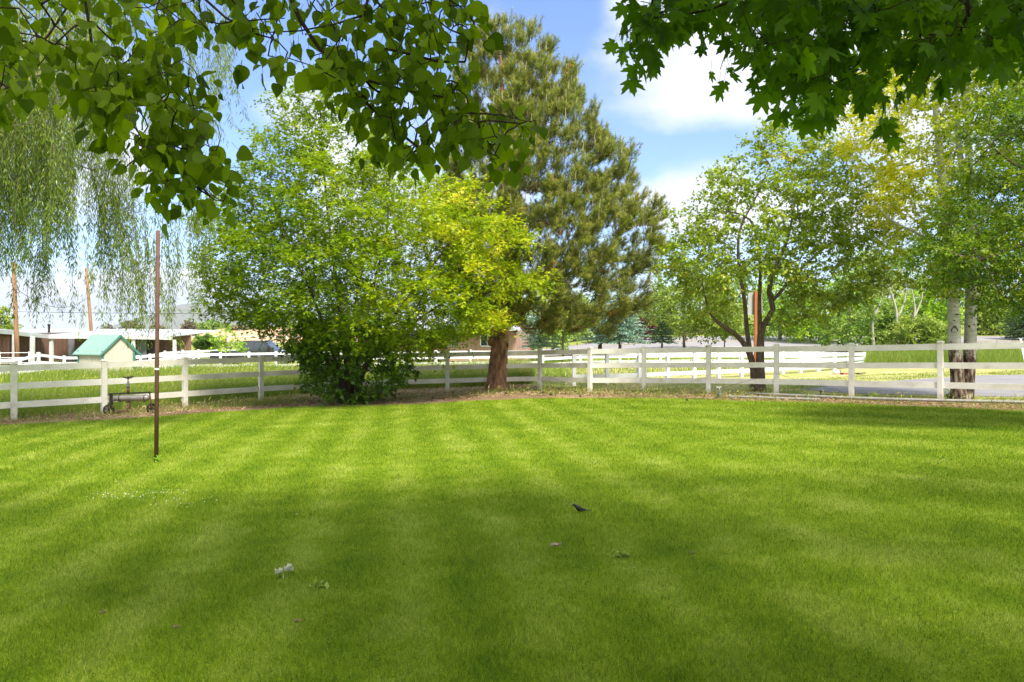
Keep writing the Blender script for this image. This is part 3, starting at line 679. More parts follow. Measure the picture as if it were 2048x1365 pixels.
# ================================================================== BUILDINGS
M['roofmetal'] = surf('pale_metal_roof', [(.42,.43,.45), (.52,.53,.55)], scale=.8, rough=.45, bump=0, metal=.1)
M['brownwall'] = surf('brown_barn_siding', [(.13,.065,.045), (.20,.11,.078)], scale=2, rough=.8, bump=.3, stretch=(3,3,.4))
M['white_wood'] = surf('white_painted_timber', [(.2, (.40,.38,.36)), (.5, (.62,.61,.59)), (.8, (.72,.71,.69))], scale=3, rough=.7, bump=.2)
M['darkin'] = surf('dark_inside_shade', [(.012,.010,.010), (.04,.03,.026)], scale=3, rough=.9, bump=.2, stretch=(3,3,.5))  # near-black: the shade inside openings is put into this colour
M['door_grey'] = surf('grey_stall_door', [(.10,.10,.11), (.17,.17,.18)], scale=2, bump=0)
def corrug(mb, a, b, w, dz_eave, dz_back, pitch=.3, amp=.025, across=None):
    """ribbed metal sheet from eave line a->b, sloping back by vector w"""
    a = np.array(a); b = np.array(b); n = max(4, int(np.linalg.norm(b-a)/pitch)*4); V = []
    for i in range(n+1):
        t = i/n; z = amp*(1 if i % 4 in (0,) else 0)
        for s_ in (0, 1): p = a+(b-a)*t+np.array(w)*s_+[0, 0, z+dz_eave]; V += [p, p-[0, 0, .05]]
    Fc = []
    for i in range(n):
        k = 4*i; Fc += [(k, k+4, k+6, k+2), (k+1, k+3, k+7, k+5), (k, k+1, k+5, k+4), (k+2, k+6, k+7, k+3)]
    Fc += [(0, 2, 3, 1), (4*n, 4*n+1, 4*n+3, 4*n+2)]
    mb.add(V, Fc)
def siding(mb, a, b, z0, z1, th=.08, pitch=.3):
    """vertical board siding from a to b (xy), with battens"""
    a = np.array(a, float)[:2]; b = np.array(b, float)[:2]; L = np.linalg.norm(b-a); ang = math.atan2(*(b-a)[::-1]); c = (a+b)/2
    mb.box((c[0], c[1], (z0+z1)/2), (L, th, z1-z0), ang)
    n = max(1, int(L/pitch))
    for i in range(n+1):
        p = a+(b-a)*i/n; mb.box((p[0], p[1], (z0+z1)/2-.004), (.035, th+.04, z1-z0-.01), ang)
# barn: an L of open stalls
eave = [(-160,650,30), (-60,656,37.5), (22,663,46), (58,668,51), (97,672,56), (185,672.5,57.2), (262,673.5,58.5), (345,675,60)]
EV = [at(*e) for e in eave]; bt = thing('barn', gd(97, 56), 'long low brown stable barn with pale metal roof and white posts, behind the shed', 'barn')
for i in range(len(EV)-1):
    a, b = EV[i], EV[i+1]
    if i >= 4: w = np.array([.4, 9.5, .52])
    else: w = np.array([-6.5, 3.5, .42])
    mb = MB(); corrug(mb, a, b, w, .06, 0); mb.build('roof_sheet', M['roofmetal'], bt)
    MB().beam(a+[0, 0, -.07], b+[0, 0, -.07], .08, .26).build('fascia', M['white_wood'], bt)
for i, e in enumerate(EV[1:]):
    gz_ = float(G(e[0], e[1])); mb = MB(); mb.box((e[0]+.05, e[1]+.28, (e[2]-.2+gz_)/2), (.24, .24, e[2]-.2-gz_), .1, .01); mb.build('post', M['white_wood'], bt)
back = np.array([.1, 3.2, 0]); bl = np.array([-3.4, 2.0, 0])
for i in range(len(EV)-1):
    a, b = (EV[i]+(back if i >= 4 else bl), EV[i+1]+(back if i >= 4 else bl))
    if i == 3: b = EV[4]+np.array([-.5, 3.2, 0])
    gz_ = float(G(a[0], a[1])); mb = MB(); siding(mb, a, b, gz_-.2, a[2]+.05); mb.build('wall', M['brownwall'] if i < 5 or i == 6 else M['darkin'], bt)  # one bay's wall is near-black, the stall's shade put into its colour
for px0, px1, m_ in ((122, 132, 'white_wood'), (133, 158, 'darkin'), (139, 154, 'door_grey'), (196, 205, 'darkin'), (270, 312, 'darkin'), (278, 296, 'door_grey')):  # near-black panels put the shade of the open stalls into colour
    a = at(px0, 700, 59.9 if m_ != 'darkin' else 60.05); b = at(px1, 700, 60 if m_ != 'darkin' else 60.15); z0 = float(G(a[0], a[1]))
    a[1] -= .12; b[1] -= .12
    if m_ == 'door_grey': a[1] -= .12; b[1] -= .12
    mb = MB(); mb.beam([a[0], a[1], z0+.95], [b[0], b[1], z0+.95], .09, 1.9); mb.build('stall_door_and_shade' if m_ != 'white_wood' else 'door_post', M[m_], bt)
# left brown sliding panel nearer the camera
a = at(-60, 700, 44); b = at(18, 700, 47.5); z0 = float(G(a[0], a[1])); mb = MB(); siding(mb, a, b, z0-.1, a[2]*0+1.62, pitch=.35); mb.build('sliding_door', surf('reddish_barn_door', [(.22,.10,.065), (.30,.15,.10)], scale=2, rough=.8, bump=.2, stretch=(3,3,.4)), bt)
p = at(98, 661, 61); MB().tube([p-[0,0,.2], p+[0,0,.42]], .09, 10).tube([p+[0,0,.40], p+[0,0,.44], p+[0,0,.52]], [.15, .15, .05], 10).build('roof_vent', M['iron'], bt)
# boxes and hay in front of stalls
sh_t = thing('barn', gd(600, 70), 'low pale roof ridge of an outbuilding far behind the shed', 'barn')
mb = MB(); corrug(mb, at(20, 663, 68), at(345, 664, 72), (.2, 5, .25), 0, 0, .5); mb.build('roof', M['roofmetal'], sh_t)
mb = MB(); a = at(24, 665, 68.5); b = at(343, 666, 72.2); siding(mb, a, b, -.6, 1.75, pitch=.8); mb.build('wall', M['brownwall'], sh_t)

# pump house shed with green metal roof
M['green_roof'] = surf('green_metal_roof', [(.19,.33,.275), (.26,.41,.345)], scale=2, rough=.4, bump=.05, metal=.1)
M['green_trim'] = surf('dark_green_trim', [(.045,.15,.12), (.065,.19,.15)], scale=4, rough=.5, bump=0)
M['cream_side'] = surf('cream_siding', [(.44,.41,.32), (.52,.49,.39)], scale=1.5, rough=.7, bump=.1, stretch=(2,2,.5))
c0 = gp(207, 750); SY = c0[1]; s_ = SY/F
# corner nearest the camera at px 206; side wall runs left and back to 158, gable wall right and back to 269
zc = c0[2]; LZ = CZ+(HZ-702)/F*SY; RZ = CZ+(HZ-671)/F*SY
A0 = np.array([at(206,0,SY)[0], SY]); 
vl = np.array([-1.25, 1.05]); vr = np.array([1.42, .55])
vl = np.array([at(158,0,SY+.9)[0]-A0[0], .9]); vr = np.array([at(268.5,0,SY+.35)[0]-A0[0], .35])
sh = thing('garden_shed', (A0[0], A0[1], zc), 'small cream shed with green metal gable roof in the tall grass', 'shed')
for (u, v, nm) in ((A0, A0+vl, 'side'), (A0, A0+vr, 'front'), (A0+vl, A0+vl+vr, 'b'), (A0+vr, A0+vl+vr, 'r')):
    mb = MB(); siding(mb, u, v, zc-.2, LZ, .05, .15); mb.build('wall', M['cream_side'], sh)
mid = A0+vr/2
for base_, nm in ((A0, 0), (A0+vl, 1)):
    P = [(*base_, LZ), (*(base_+vr), LZ), (*(base_+vr/2), RZ-.05)]; n_ = unit(-vl[None])[0]*.025
    V = [(p[0]+n_[0]*k, p[1]+n_[1]*k, p[2]) for k in (-1, 1) for p in P]
    mb = MB(); mb.add(V, [(0,1,2), (5,4,3), (0,3,4,1), (1,4,5,2), (2,5,3,0)]); mb.build('gable', M['cream_side'], sh)
for q in (A0, A0+vl, A0+vr, A0+vl+vr):
    mb = MB(); mb.box((q[0], q[1], (zc-.2+LZ)/2), (.12, .12, LZ-zc+.2), math.atan2(vr[1], vr[0])); mb.build('corner_trim', M['green_trim'], sh)
ul = unit(vl[None])[0]; ur = unit(vr[None])[0]; ov = .16
for sgn in (0, 1):
    e0 = (A0-ul*ov) + (vr if sgn else 0*vr) + (ur if sgn else -ur)*.22; e1 = e0+vl+ul*2*ov; r0 = A0-ul*ov+vr/2
    ez = LZ-.22*(RZ-LZ)/(np.linalg.norm(vr)/2)
    mb = MB(); corrug(mb, (*e0, ez), (*e1, ez), (*(r0-e0), RZ-ez), .035, 0, .13, .022); mb.build('roof', M['green_roof'], sh)
    for base_, k in ((A0-ul*(ov+.02), 0), (A0+vl+ul*(ov+.02), 1)):
        a = base_+(vr if sgn else 0*vr)+(ur if sgn else -ur)*.24; b = base_+vr/2
        mb = MB(); mb.beam((*a, ez-.03), (*b, RZ-.02), .03, .10); mb.build('barge_board', M['green_trim'], sh)

# ranch house behind the maple
M['tan_side'] = surf('tan_house_siding', [(.36,.22,.15), (.44,.28,.20)], scale=1.2, rough=.75, bump=.1, stretch=(2,2,.4))
M['deck'] = surf('red_brown_deck', [(.18,.07,.04), (.27,.11,.065)], scale=4, rough=.7, bump=.1)
M['glass'] = surf('window_glass', [(.02,.025,.03), (.05,.06,.07)], scale=1, rough=.06, bump=0, spec=.9)
HYd = 54.0; hz0 = float(G(-3, HYd))
hs_ = thing('house', (at(890, 0, HYd)[0], HYd, hz0), 'tan single storey house with white roof edge and brown porch, behind the pine trunk', 'house')
def hx(px, Y=HYd): return at(px, 0, Y)[0]
zt = CZ+(HZ-655)/F*HYd
mb = MB(); siding(mb, (hx(892), HYd), (hx(1030), HYd), hz0-.3, zt, .1, 1.2); mb.build('wall', M['tan_side'], hs_)
mb = MB(); siding(mb, (hx(730), HYd+2.5), (hx(892), HYd+2.5), hz0-.3, zt, .1, 1.2); mb.build('wall', M['tan_side'], hs_)
mb = MB(); siding(mb, (hx(1030), HYd), (hx(1030)+1.5, HYd+8), hz0-.3, zt, .1, 1.2); mb.build('wall', M['tan_side'], hs_)
mb = MB(); mb.prism([(HYd-1.2, zt-.1), (HYd+4, zt+.75), (HYd+9.2, zt-.1), (HYd+9.2, zt-.25), (HYd+4, zt+.6), (HYd-1.2, zt-.25)], hx(715), hx(1040), axis=0); mb.build('roof', M['roofmetal'], hs_)
for px in (760, 812, 866, 903, 975):
    mb = MB(); yy = HYd+2.44 if px < 890 else HYd-.06; mb.box((hx(px), yy, hz0+1.6), (.95, .04, .95)); w_ = mb.build('window', M['glass'], hs_)
    mb = MB()
    for dx, dz, sx, sz in ((-.5, 0, .07, 1.1), (.5, 0, .07, 1.1), (0, -.52, 1.07, .07), (0, .52, 1.07, .07), (0, 0, .04, .95)): mb.box((hx(px)+dx, yy-.03, hz0+1.6+dz), (sx, .05, sz))
    mb.build('window_frame', M['vinyl_far'], w_)
mb = MB(); mb.box((hx(812), HYd+.9, hz0+.45), (hx(892)-hx(733), 2.9, .12)); mb.build('porch_floor', M['deck'], hs_)
mb = MB(); zr = hz0+.51
for z in (zr+.12, zr+.85): mb.beam((hx(733), HYd-.5, z), (hx(888), HYd-.5, z), .06, .07)
x_ = hx(733)
while x_ < hx(888): mb.box((x_, HYd-.5, zr+.48), (.045, .045, .70)); x_ += .14
mb.build('porch_railing', M['deck'], hs_)
for px in (733, 785, 838, 888):
    mb = MB(); mb.box((hx(px), HYd-.48, (zr+zt)/2-.08), (.12, .12, zt-zr-.1)); mb.build('porch_post', M['deck'], hs_)

# pickup truck
M['car_paint'] = surf('grey_car_paint', [(.045,.047,.05), (.06,.062,.065)], scale=1, rough=.28, bump=0, metal=.4, coat=.6)
M['tyre'] = surf('tyre_rubber', [(.012,.012,.012), (.03,.03,.03)], scale=20, rough=.9)
M['chrome'] = surf('bright_trim', [(.5,.5,.5), (.7,.7,.7)], scale=5, rough=.2, bump=0, metal=.9)
TY = 50.0; t0 = gd(518, TY); tx = lambda px: at(px, 0, TY)[0]; tz = float(t0[2])
tr = thing('pickup_truck', t0, 'dark grey pickup truck parked behind the white fence, facing right', 'truck')
L0 = tx(468)-t0[0]; k_ = 1/30.
side = [(-2.9,.45), (-2.9,.98), (-2.85,1.03), (-.75,1.03), (1.15,1.05), (2.55,.98), (2.72,.88), (2.78,.5), (2.2,.42), (2.05,.75), (1.75,.88), (1.45,.75), (1.3,.38), (-1.35,.38), (-1.5,.75), (-1.8,.88), (-2.1,.75), (-2.25,.42)]
mb = MB(); mb.prism([(t0[0]+x_, tz+z) for x_, z in side], TY-.95, TY+.95, 1); bd = mb.build('body', M['car_paint'], tr)
cabp = [(-1.0,1.03), (-.9,1.62), (-.75,1.71), (.45,1.71), (.62,1.66), (1.3,1.05)]
V = []
for yv, ins in ((TY-.9, 0), (TY+.9, 0)):
    for x_, z in cabp: V.append((t0[0]+x_, yv+(.14 if yv < TY else -.14)*(1 if z > 1.2 else 0), tz+z))
mb = MB(); n_ = 6; mb.add(V, [tuple(range(n_)), tuple(range(11, 5, -1))]+[(i, i+6, (i+1) % 6+6, (i+1) % 6) for i in range(6)]); mb.build('cab', M['car_paint'], tr)
for pts in ([(-.82,1.10), (-.78,1.58), (-.10,1.58), (-.10,1.10)], [(0,1.10), (0,1.58), (.48,1.58), (.95,1.12)]):
    mb = MB(); V = [(t0[0]+x_, TY-.915+(.14*(z-1.03)/.6)-.004*k, tz+z) for k in (0, 3) for x_, z in pts]; mb.add(V, [(0,1,2,3), (7,6,5,4), (0,4,5,1), (1,5,6,2), (2,6,7,3), (3,7,4,0)]); mb.build('side_window', M['glass'], tr)
mb = MB(); mb.add([(t0[0]+x_+.012, y_, tz+z+.008) for x_, z in ((1.24,1.10), (.66,1.62)) for y_ in (TY-.74, TY+.74)], [(0, 1, 3, 2)]); mb.build('windscreen', M['glass'], tr)
mb = MB(); mb.box((t0[0]+.95, TY-1.05, tz+1.18), (.14, .16, .24), 0, .02); mb.build('mirror', M['iron'], tr)
for wx in (-1.8, 1.75):
    for sy in (-.85, .85):
        mb = MB(); mb.tube([(t0[0]+wx, TY+sy-.12, tz+.38), (t0[0]+wx, TY+sy+.12, tz+.38)], .38, 20); w_ = mb.build('wheel', M['tyre'], tr)
        mb = MB(); mb.tube([(t0[0]+wx, TY+sy-.13*np.sign(-sy), tz+.38), (t0[0]+wx, TY+sy+.13*np.sign(sy), tz+.38)], .22, 14); mb.build('rim', M['chrome'], w_)
mb = MB(); mb.box((t0[0]+2.74, TY-.72, tz+.80), (.08, .34, .16), 0, .02); mb.build('headlight', M['chrome'], tr)

# ================================================================== POLES, WIRES, SIGN
M['pole_wood'] = surf('utility_pole_wood', [(.20,.10,.045), (.38,.21,.10)], scale=3, rough=.85, bump=.4, stretch=(6,6,.5))
def pole(name, label, a, b, r0, r1, mat, cat='utility pole'):
    a = np.array(a); b = np.array(b); t = thing(name, a, label, cat)
    mb = MB(); mb.tube([a-[0,0,.2], a+(b-a)*.35, a+(b-a)*.7, b, b+[0,0,.03]], [r0, r0*.7+r1*.3, r0*.3+r1*.7, r1, r1*.6], 12); mb.build('pole_shaft', mat, t, smooth=True); return t
p1b = gd(36, 43.5); p1t = at(27, 525, 43.5); p1 = pole('utility_pole', 'orange brown timber pole in front of the barn at the left edge', p1b, p1t, .135, .10, M['pole_wood'])
p2b = gd(187, 64); p2t = at(172.5, 537, 64); p2 = pole('utility_pole', 'leaning timber pole rising behind the green roofed shed', p2b, p2t, .15, .105, M['pole_wood'])
for p, t in ((p1t, p1), (p2t, p2)): MB().tube([p-[0,.13,1.2], p-[0,.2,1.2], p-[0,.2,.9]], .03, 6).build('insulator', M['iron'], t)
M['wire'] = surf('black_cable', [(.04,.04,.045), (.07,.07,.075)], scale=5, bump=0, rough=.6)
def wire(label, a, b, sag, r, name='power_line', cat='wire', mat=None, n=24):
    a = np.array(a); b = np.array(b); pts = [a+(b-a)*t-[0, 0, sag*4*t*(1-t)] for t in np.linspace(0, 1, n)]
    o = MB().tube(pts, r, 4).build(name, mat or M['wire'], origin=a); return tag(o, label, cat)
wire('sagging cable strung between the two timber poles by the barn', at(33, 578, 43.5), at(177, 594, 64), 1.0, .018)
wire('thin power line crossing the sky low above the barn roof', at(-200, 618, 120), at(900, 622, 120), .6, .035)
wire('thin power line crossing in front of the mountain', at(330, 627, 118), at(1300, 600, 150), 1.0, .035)
# irrigation line
M['zinc'] = surf('zinc_irrigation_pipe', [(.45,.47,.5), (.6,.62,.64)], scale=3, rough=.4, metal=.4, bump=0)
ir = thing('irrigation_line', gd(430, 75), 'long pale overhead irrigation pipe with V braces behind the pickup', 'irrigation')
MB().tube([at(325, 673.5, 75), at(640, 674, 75)], .06, 6).build('pipe', M['zinc'], ir)
MB().tube([at(325, 685, 75.1), at(640, 686, 75.1)], .022, 5).build('truss_rod', M['zinc'], ir)
for px in (345, 402, 460, 520, 580):
    MB().tube([at(px-10, 674, 75), at(px, 685, 75.05), at(px+10, 674, 75)], .025, 5).build('brace', M['zinc'], ir)
for px in (372, 550): b = gd(px, 75); MB().tube([b, at(px, 674, 75)], .05, 6).build('upright', M['zinc'], ir)

# sign seen from behind
sg = thing('road_sign', gd(1510, 27), 'back of a grey metal sign on an orange timber post beside the tree', 'sign')
M['orange_wood'] = surf('orange_sign_post', [(.30,.085,.02), (.46,.16,.045)], scale=3, rough=.7, bump=.3, stretch=(6,6,.6))
b = gd(1511, 27); tp = at(1513, 583, 27); MB().beam(b-[0,0,.1], tp, .14, .09, up=(0,1,0)).build('post', M['orange_wood'], sg)
a = at(1510.5, 608, 27.07); mb = MB(); w_, h_ = 28/F*27, 45/F*27
P = [(-w_/2+.04, -h_/2), (w_/2-.04, -h_/2), (w_/2, -h_/2+.04), (w_/2, h_/2-.04), (w_/2-.04, h_/2), (-w_/2+.04, h_/2), (-w_/2, h_/2-.04), (-w_/2, -h_/2+.04)]
mb.prism([(a[0]+x_, a[2]+z) for x_, z in P], a[1], a[1]+.012, 1); mb.build('sign_panel', surf('grey_sign_back', [(.42,.43,.41), (.52,.53,.50)], scale=3, rough=.5, bump=0, metal=.2), sg)
# white marker post at the right edge, leaning
b = gp(2053, 738); MBp = MB(); t = at(2041, 678, b[1]); MBp.beam(b, t, .09, .03, up=(0,1,0)); tag(MBp.build('marker_post', M['vinyl_far'], origin=b), 'leaning white marker post by the driveway at the right edge', 'marker post')

# tall rust rod in the lawn
rb = gp(312.5, 926); rt_ = at(316, 462, rb[1]); rd = thing('steel_post', rb, 'tall thin rust brown steel post standing in the lawn', 'post')
MB().tube([rb-[0,0,.05], (rb+rt_)/2, rt_, rt_+[0,0,.004]], [.031, .0295, .028, .015], 12).build('shaft', M['rust'], rd, smooth=True)
tpz = at(313.6, 738.5, rb[1]); MB().tube([tpz-[0,0,.012], tpz+[0,0,.014]], .0335, 12).build('white_tape', M['vinyl_far'], rd)

# ================================================================== TREES
def PL(Y, *pts):     # polyline of (px,py) or (px,py,dy) at depth Y
    return [at(p[0], p[1], Y+(p[2] if len(p) > 2 else 0)) for p in pts]
M['lf_maple'] = leafmat('shrub_maple_leaves', [(0.064, 0.136, 0.003), (0.161, 0.265, 0.006), (0.290, 0.390, 0.010), (0.429, 0.492, 0.014), (0.616, 0.627, 0.028), (0.616, 0.541, 0.040)], .45, pos=[0, .22, .5, .7, .85, 1])
M['lf_sucker'] = leafmat('sucker_leaves', [(0.036, 0.092, 0.006), (0.096, 0.196, 0.012), (0.204, 0.322, 0.020)], .3, rough=.35)
M['lf_apple'] = leafmat('apple_leaves', [(0.122, 0.195, 0.012), (0.244, 0.342, 0.020), (0.403, 0.464, 0.040), (0.512, 0.342, 0.070)], .4, pos=[0,.45,.85,1])
M['lf_poplar'] = leafmat('poplar_leaves', [(0.13, 0.2, 0.008), (0.25, 0.33, 0.012), (0.46, 0.5, 0.02), (0.66, 0.62, 0.03)], .45)
M['lf_dark'] = leafmat('locust_leaves', [(0.046, 0.105, 0.007), (0.127, 0.231, 0.012), (0.254, 0.327, 0.014)], .4)
M['lf_olive'] = leafmat('olive_bush_leaves', [(0.113, 0.189, 0.024), (0.246, 0.340, 0.045), (0.416, 0.473, 0.089)], .35)
M['lf_bright'] = leafmat('bright_bush_leaves', [(0.109, 0.237, 0.013), (0.255, 0.437, 0.023), (0.473, 0.619, 0.044)], .4)
M['lf_wood'] = leafmat('wood_leaves', [(0.080, 0.168, 0.023), (0.192, 0.315, 0.046), (0.360, 0.473, 0.083)], .35)
M['lf_brown'] = leafmat('dull_scrub_leaves', [(.10,.085,.05), (.17,.15,.08), (.24,.20,.12)], .2)
M['lf_red'] = leafmat('dark_red_leaves', [(.06,.015,.015), (.14,.03,.03)], .3)
M['lf_spruce'] = leafmat('blue_spruce_needles', [(0.102, 0.192, 0.150), (0.221, 0.352, 0.285), (0.408, 0.544, 0.450)], .1, rough=.6)
M['lf_fir'] = leafmat('dark_conifer_needles', [(0.036, 0.090, 0.040), (0.090, 0.162, 0.064)], .1, rough=.6)
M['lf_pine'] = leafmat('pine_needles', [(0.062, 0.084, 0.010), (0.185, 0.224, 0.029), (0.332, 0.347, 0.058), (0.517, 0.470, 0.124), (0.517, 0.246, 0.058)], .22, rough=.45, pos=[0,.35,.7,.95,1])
M['lf_willow'] = leafmat('willow_leaves', [(0.065, 0.124, 0.013), (0.145, 0.224, 0.023), (0.274, 0.349, 0.039), (0.434, 0.464, 0.058)], .4, rough=.4)
M['lf_heart'] = leafmat('heart_leaves', [(0.060, 0.104, 0.002), (0.100, 0.162, 0.002), (0.150, 0.223, 0.003), (0.210, 0.294, 0.005)], .6, tcol=(1.7,1.7,.3), rough=.5, spec=.2)
M['lf_lobed'] = leafmat('lobed_leaves', [(0.05, 0.11, 0.002), (0.085, 0.17, 0.003), (0.13, 0.235, 0.005)], .55, tcol=(1.6,1.7,.3), rough=.5, spec=.2)

# --- big shrub maple, centre left
mb_ = gp(700, 806); MY = mb_[1]
rows = [(165,600,680),(200,555,720),(240,542,750),(290,515,790),(330,500,850),(365,490,930),(400,455,985),(440,410,1010),(490,425,1045),(540,430,1058),(580,405,1050),(615,440,1035),(645,495,1000),(675,560,940),(700,600,880)]
T1 = crown_rows(rows, 1020, MY, 41, dep=.8, mind=.34, edge=.6, rag_amp=.09)
py_ = HZ-F*(T1[:, 2]-CZ)/T1[:, 1]; T1 = T1[rs(44).rand(len(T1)) < np.interp(py_, [170, 420, 520], [.55, .85, 1])]
rows = [(640,600,760),(695,590,790),(720,600,812),(745,605,815),(770,612,808),(798,628,788)]
T1b = crown_rows(rows, 130, MY, 42, dep=.8, mind=.2, rag_amp=.16)
limbs = [(PL(MY, (700,806), (690,700), (672,560), (655,420), (645,300), (640,200)), .085, .010),
         (PL(MY, (697,800), (660,690,-.3), (620,580,-.6), (570,480,-.5), (540,390,-.3)), .06, .01),
         (PL(MY, (703,800), (722,690,.2), (745,580,.4), (775,450,.3), (770,320,.2)), .07, .01),
         (PL(MY, (706,802), (750,690,-.4), (820,590,-.9), (890,500,-1.0), (950,420,-.8)), .07, .01),
         (PL(MY, (704,802), (755,700,.5), (850,630,1.0), (940,570,1.2), (1010,520,1)), .06, .01),
         (PL(MY, (696,803), (640,700,.3), (560,630,.6), (490,570,.4), (450,540,.3)), .06, .01),
         (PL(MY, (700,800), (700,680,-.8), (720,560,-1.6), (740,470,-1.8)), .05, .01)]
yc = [(880,490,45,16),(780,603,50,14),(950,545,45,16),(910,460,40,14),(1000,485,35,22),(740,577,36,8),(930,400,40,16),(830,522,45,10),(970,640,45,14),(735,650,26,9),(990,590,40,12),(890,590,30,10),(850,640,30,9)]
def maple_rnd(P, ti, rg):
    px = 1024+F*P[:, 0]/P[:, 1]; py = HZ-F*(P[:, 2]-CZ)/P[:, 1]
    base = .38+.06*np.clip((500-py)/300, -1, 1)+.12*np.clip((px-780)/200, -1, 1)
    tr_ = rs(77).normal(0, .09, int(ti.max())+1)[ti]
    v = base+tr_+rg.normal(0, .13, len(P))
    nt_ = int(ti.max())+1; cnt = np.maximum(np.bincount(ti, minlength=nt_), 1); tpx = (np.bincount(ti, px, nt_)/cnt); tpy = (np.bincount(ti, py, nt_)/cnt); tY = np.bincount(ti, P[:, 1], nt_)/cnt
    g_ = sum(np.exp(-((tpx-cx)/(rx*1.1))**2-((tpy-cy)/(ry*1.5))**2) for cx, cy, rx, ry in yc)
    v += (.27*(g_*(tY < MY+.6) > .35+.7*rs(78).rand(nt_)))[ti]      # whole sprays turn yellow, as on the tree
    v[rg.rand(len(P)) < .01] = 1
    return np.clip(v, 0, 1)
t, s, tips = tree('maple_tree', 'large many stemmed yellow green maple reaching over the fence, left of the pine', 'tree', limbs, T1, mb_, M['bark_maple'], M['lf_maple'], T_STAR, 118, .68, .116, 43,
     rt=.0045, nup=1.5, up=.1, wig=.07, tail=.45, axis_down=.15, rnd=maple_rnd, flare=.3)
s2 = Skel(); s2.limb([mb_, mb_+[0, 0, .3]], .05, .04); rg = rs(5)
for k in range(9):
    a = k*.7; q = mb_+np.array([math.cos(a)*.3, math.sin(a)*.3, 0]); s2.limb([q, q+[math.cos(a)*.25, math.sin(a)*.25, .6]], .022, .01, attach=0)
tp2 = s2.grow(T1b, 3, .2, .1, .04)
V, Fq = s2.mesh(.004); mesh_np('sucker_stems', V, Fq, M['bark_maple'], t, smooth=True)
P, A, ti = spray(s2, tp2, 75, .42, 6, tail=.6, size=.1, axis_down=.55)
n = len(P); rg = rs(8); V, Fc, kk = leaves(T_DIAM, P, A, unit(np.stack([rg.normal(0, .8, n), rg.normal(0, .8, n), np.full(n, .8)], 1)), .125*rg.uniform(.6, 1.3, n))
mesh_np('sucker_leaves', V, Fc, M['lf_sucker'], t, attrs={'rnd': np.repeat(np.clip(.45+rg.normal(0, .2, n), 0, 1), kk)})

# --- pine
pb = gp(994, 781); PY = pb[1]
rows = [(58,975,1040),(75,945,1070),(110,925,1110),(150,915,1140),(200,905,1165),(250,900,1195),(300,895,1225),(345,890,1262),(390,890,1285),(430,888,1308),(465,888,1322),(500,888,1312),(540,890,1300),(580,895,1290),(615,905,1280),(645,930,1262),(668,960,1215)]
T2 = crown_rows(rows, 860, PY, 51, dep=.95, edge=.5, mind=.38, rag_amp=.06)
pl = PL(PY, (994,784), (996,740), (1001,690), (1008,620), (1014,520), (1012,400), (1008,280), (1003,170), (1000,90))
pt = thing('pine_tree', pb, 'tall rounded olive green pine with a thick furrowed orange brown trunk', 'tree')
s = Skel(); s.limb(pl, .29, .035)
tips = s.grow(T2, 52, .3, -.28, .05, .9, first=9)
V, Fq = s.mesh(.0065, .075, 5, flare=.42)
mesh_np('trunk', V, Fq, M['bark_pine'], pt, smooth=True)
rg = rs(53); SB = []; SD = []; SI = []
axis0 = pl[4]
for i, ids in enumerate(tips):
    pts = np.array([s.p[j] for j in ids]); m = len(pts); k = rg.randint(14, 19)
    out = pts[-1]-np.array([pl[4][0], pl[4][1], pts[-1][2]]); out = out/(np.linalg.norm(out)+1e-6)
    f = (1-rg.uniform(0, .5, k)**1.5)*(m-1); i0 = np.minimum(f.astype(int), m-2); b = pts[i0]+(pts[i0+1]-pts[i0])*(f-i0)[:, None]
    hi = np.clip((pts[-1][2]-3)/6, 0, 1)
    d = unit(rg.normal(0, .42, (k, 3))+out*(.75-.4*hi)+np.array([0, 0, .7+.75*hi]))
    L = rg.uniform(.22, .55, k)
    SB.append(b+rg.normal(0, .08, (k, 3))); SD.append(d*L[:, None]); SI.append(np.full(k, i))
SB = np.concatenate(SB); SD = np.concatenate(SD); SI = np.concatenate(SI); ns = len(SB)
nn = 70; sid = np.repeat(np.arange(ns), nn); u = rg.beta(1.6, 1.1, len(sid)); ax_ = unit(SD)[sid]
rad = unit(np.cross(ax_, rg.normal(0, 1, (len(sid), 3)))); P = SB[sid]+SD[sid]*u[:, None]
A = unit(ax_*rg.uniform(.55, 1.1, len(sid))[:, None]+rad*.85); S = rg.uniform(.09, .17, len(sid))*(1-.35*(u > .9))
V, Fc, kk = leaves((np.array([(0,.038,0), (0,-.038,0), (1,0,0)], float), np.array([(0,1,2)])), P, A, rg.normal(0, 1, (len(sid), 3)), S)
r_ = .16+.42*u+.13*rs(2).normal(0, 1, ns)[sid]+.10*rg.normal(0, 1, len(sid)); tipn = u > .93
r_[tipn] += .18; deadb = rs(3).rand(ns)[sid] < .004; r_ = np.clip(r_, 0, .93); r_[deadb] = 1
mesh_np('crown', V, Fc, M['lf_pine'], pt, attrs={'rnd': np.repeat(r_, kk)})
# shoots and pale candles
mbv = MB(); 
sel = rg.permutation(ns)[:1500]
for j in sel: mbv.tube([SB[j]-SD[j]*.2, SB[j]+SD[j]*.9], [.012, .006], 3, cap=False)
mbv.build('shoots', M['bark_brown'], pt)
mbv = MB(); top = [j for j in range(ns) if SD[j][2]/np.linalg.norm(SD[j]) > .75]; top = [top[q] for q in rs(4).permutation(len(top))[:700]]
for j in top: a = SB[j]+SD[j]*.95; mbv.tube([a, a+np.array([0, 0, .13+.1*rg.rand()])+SD[j]*.15], [.014, .006], 4, cap=False)
mbv.build('candles', surf('pine_candles', [(.30,.26,.12), (.42,.36,.2)], scale=20, bump=0), pt)['kind'] = 'stuff'
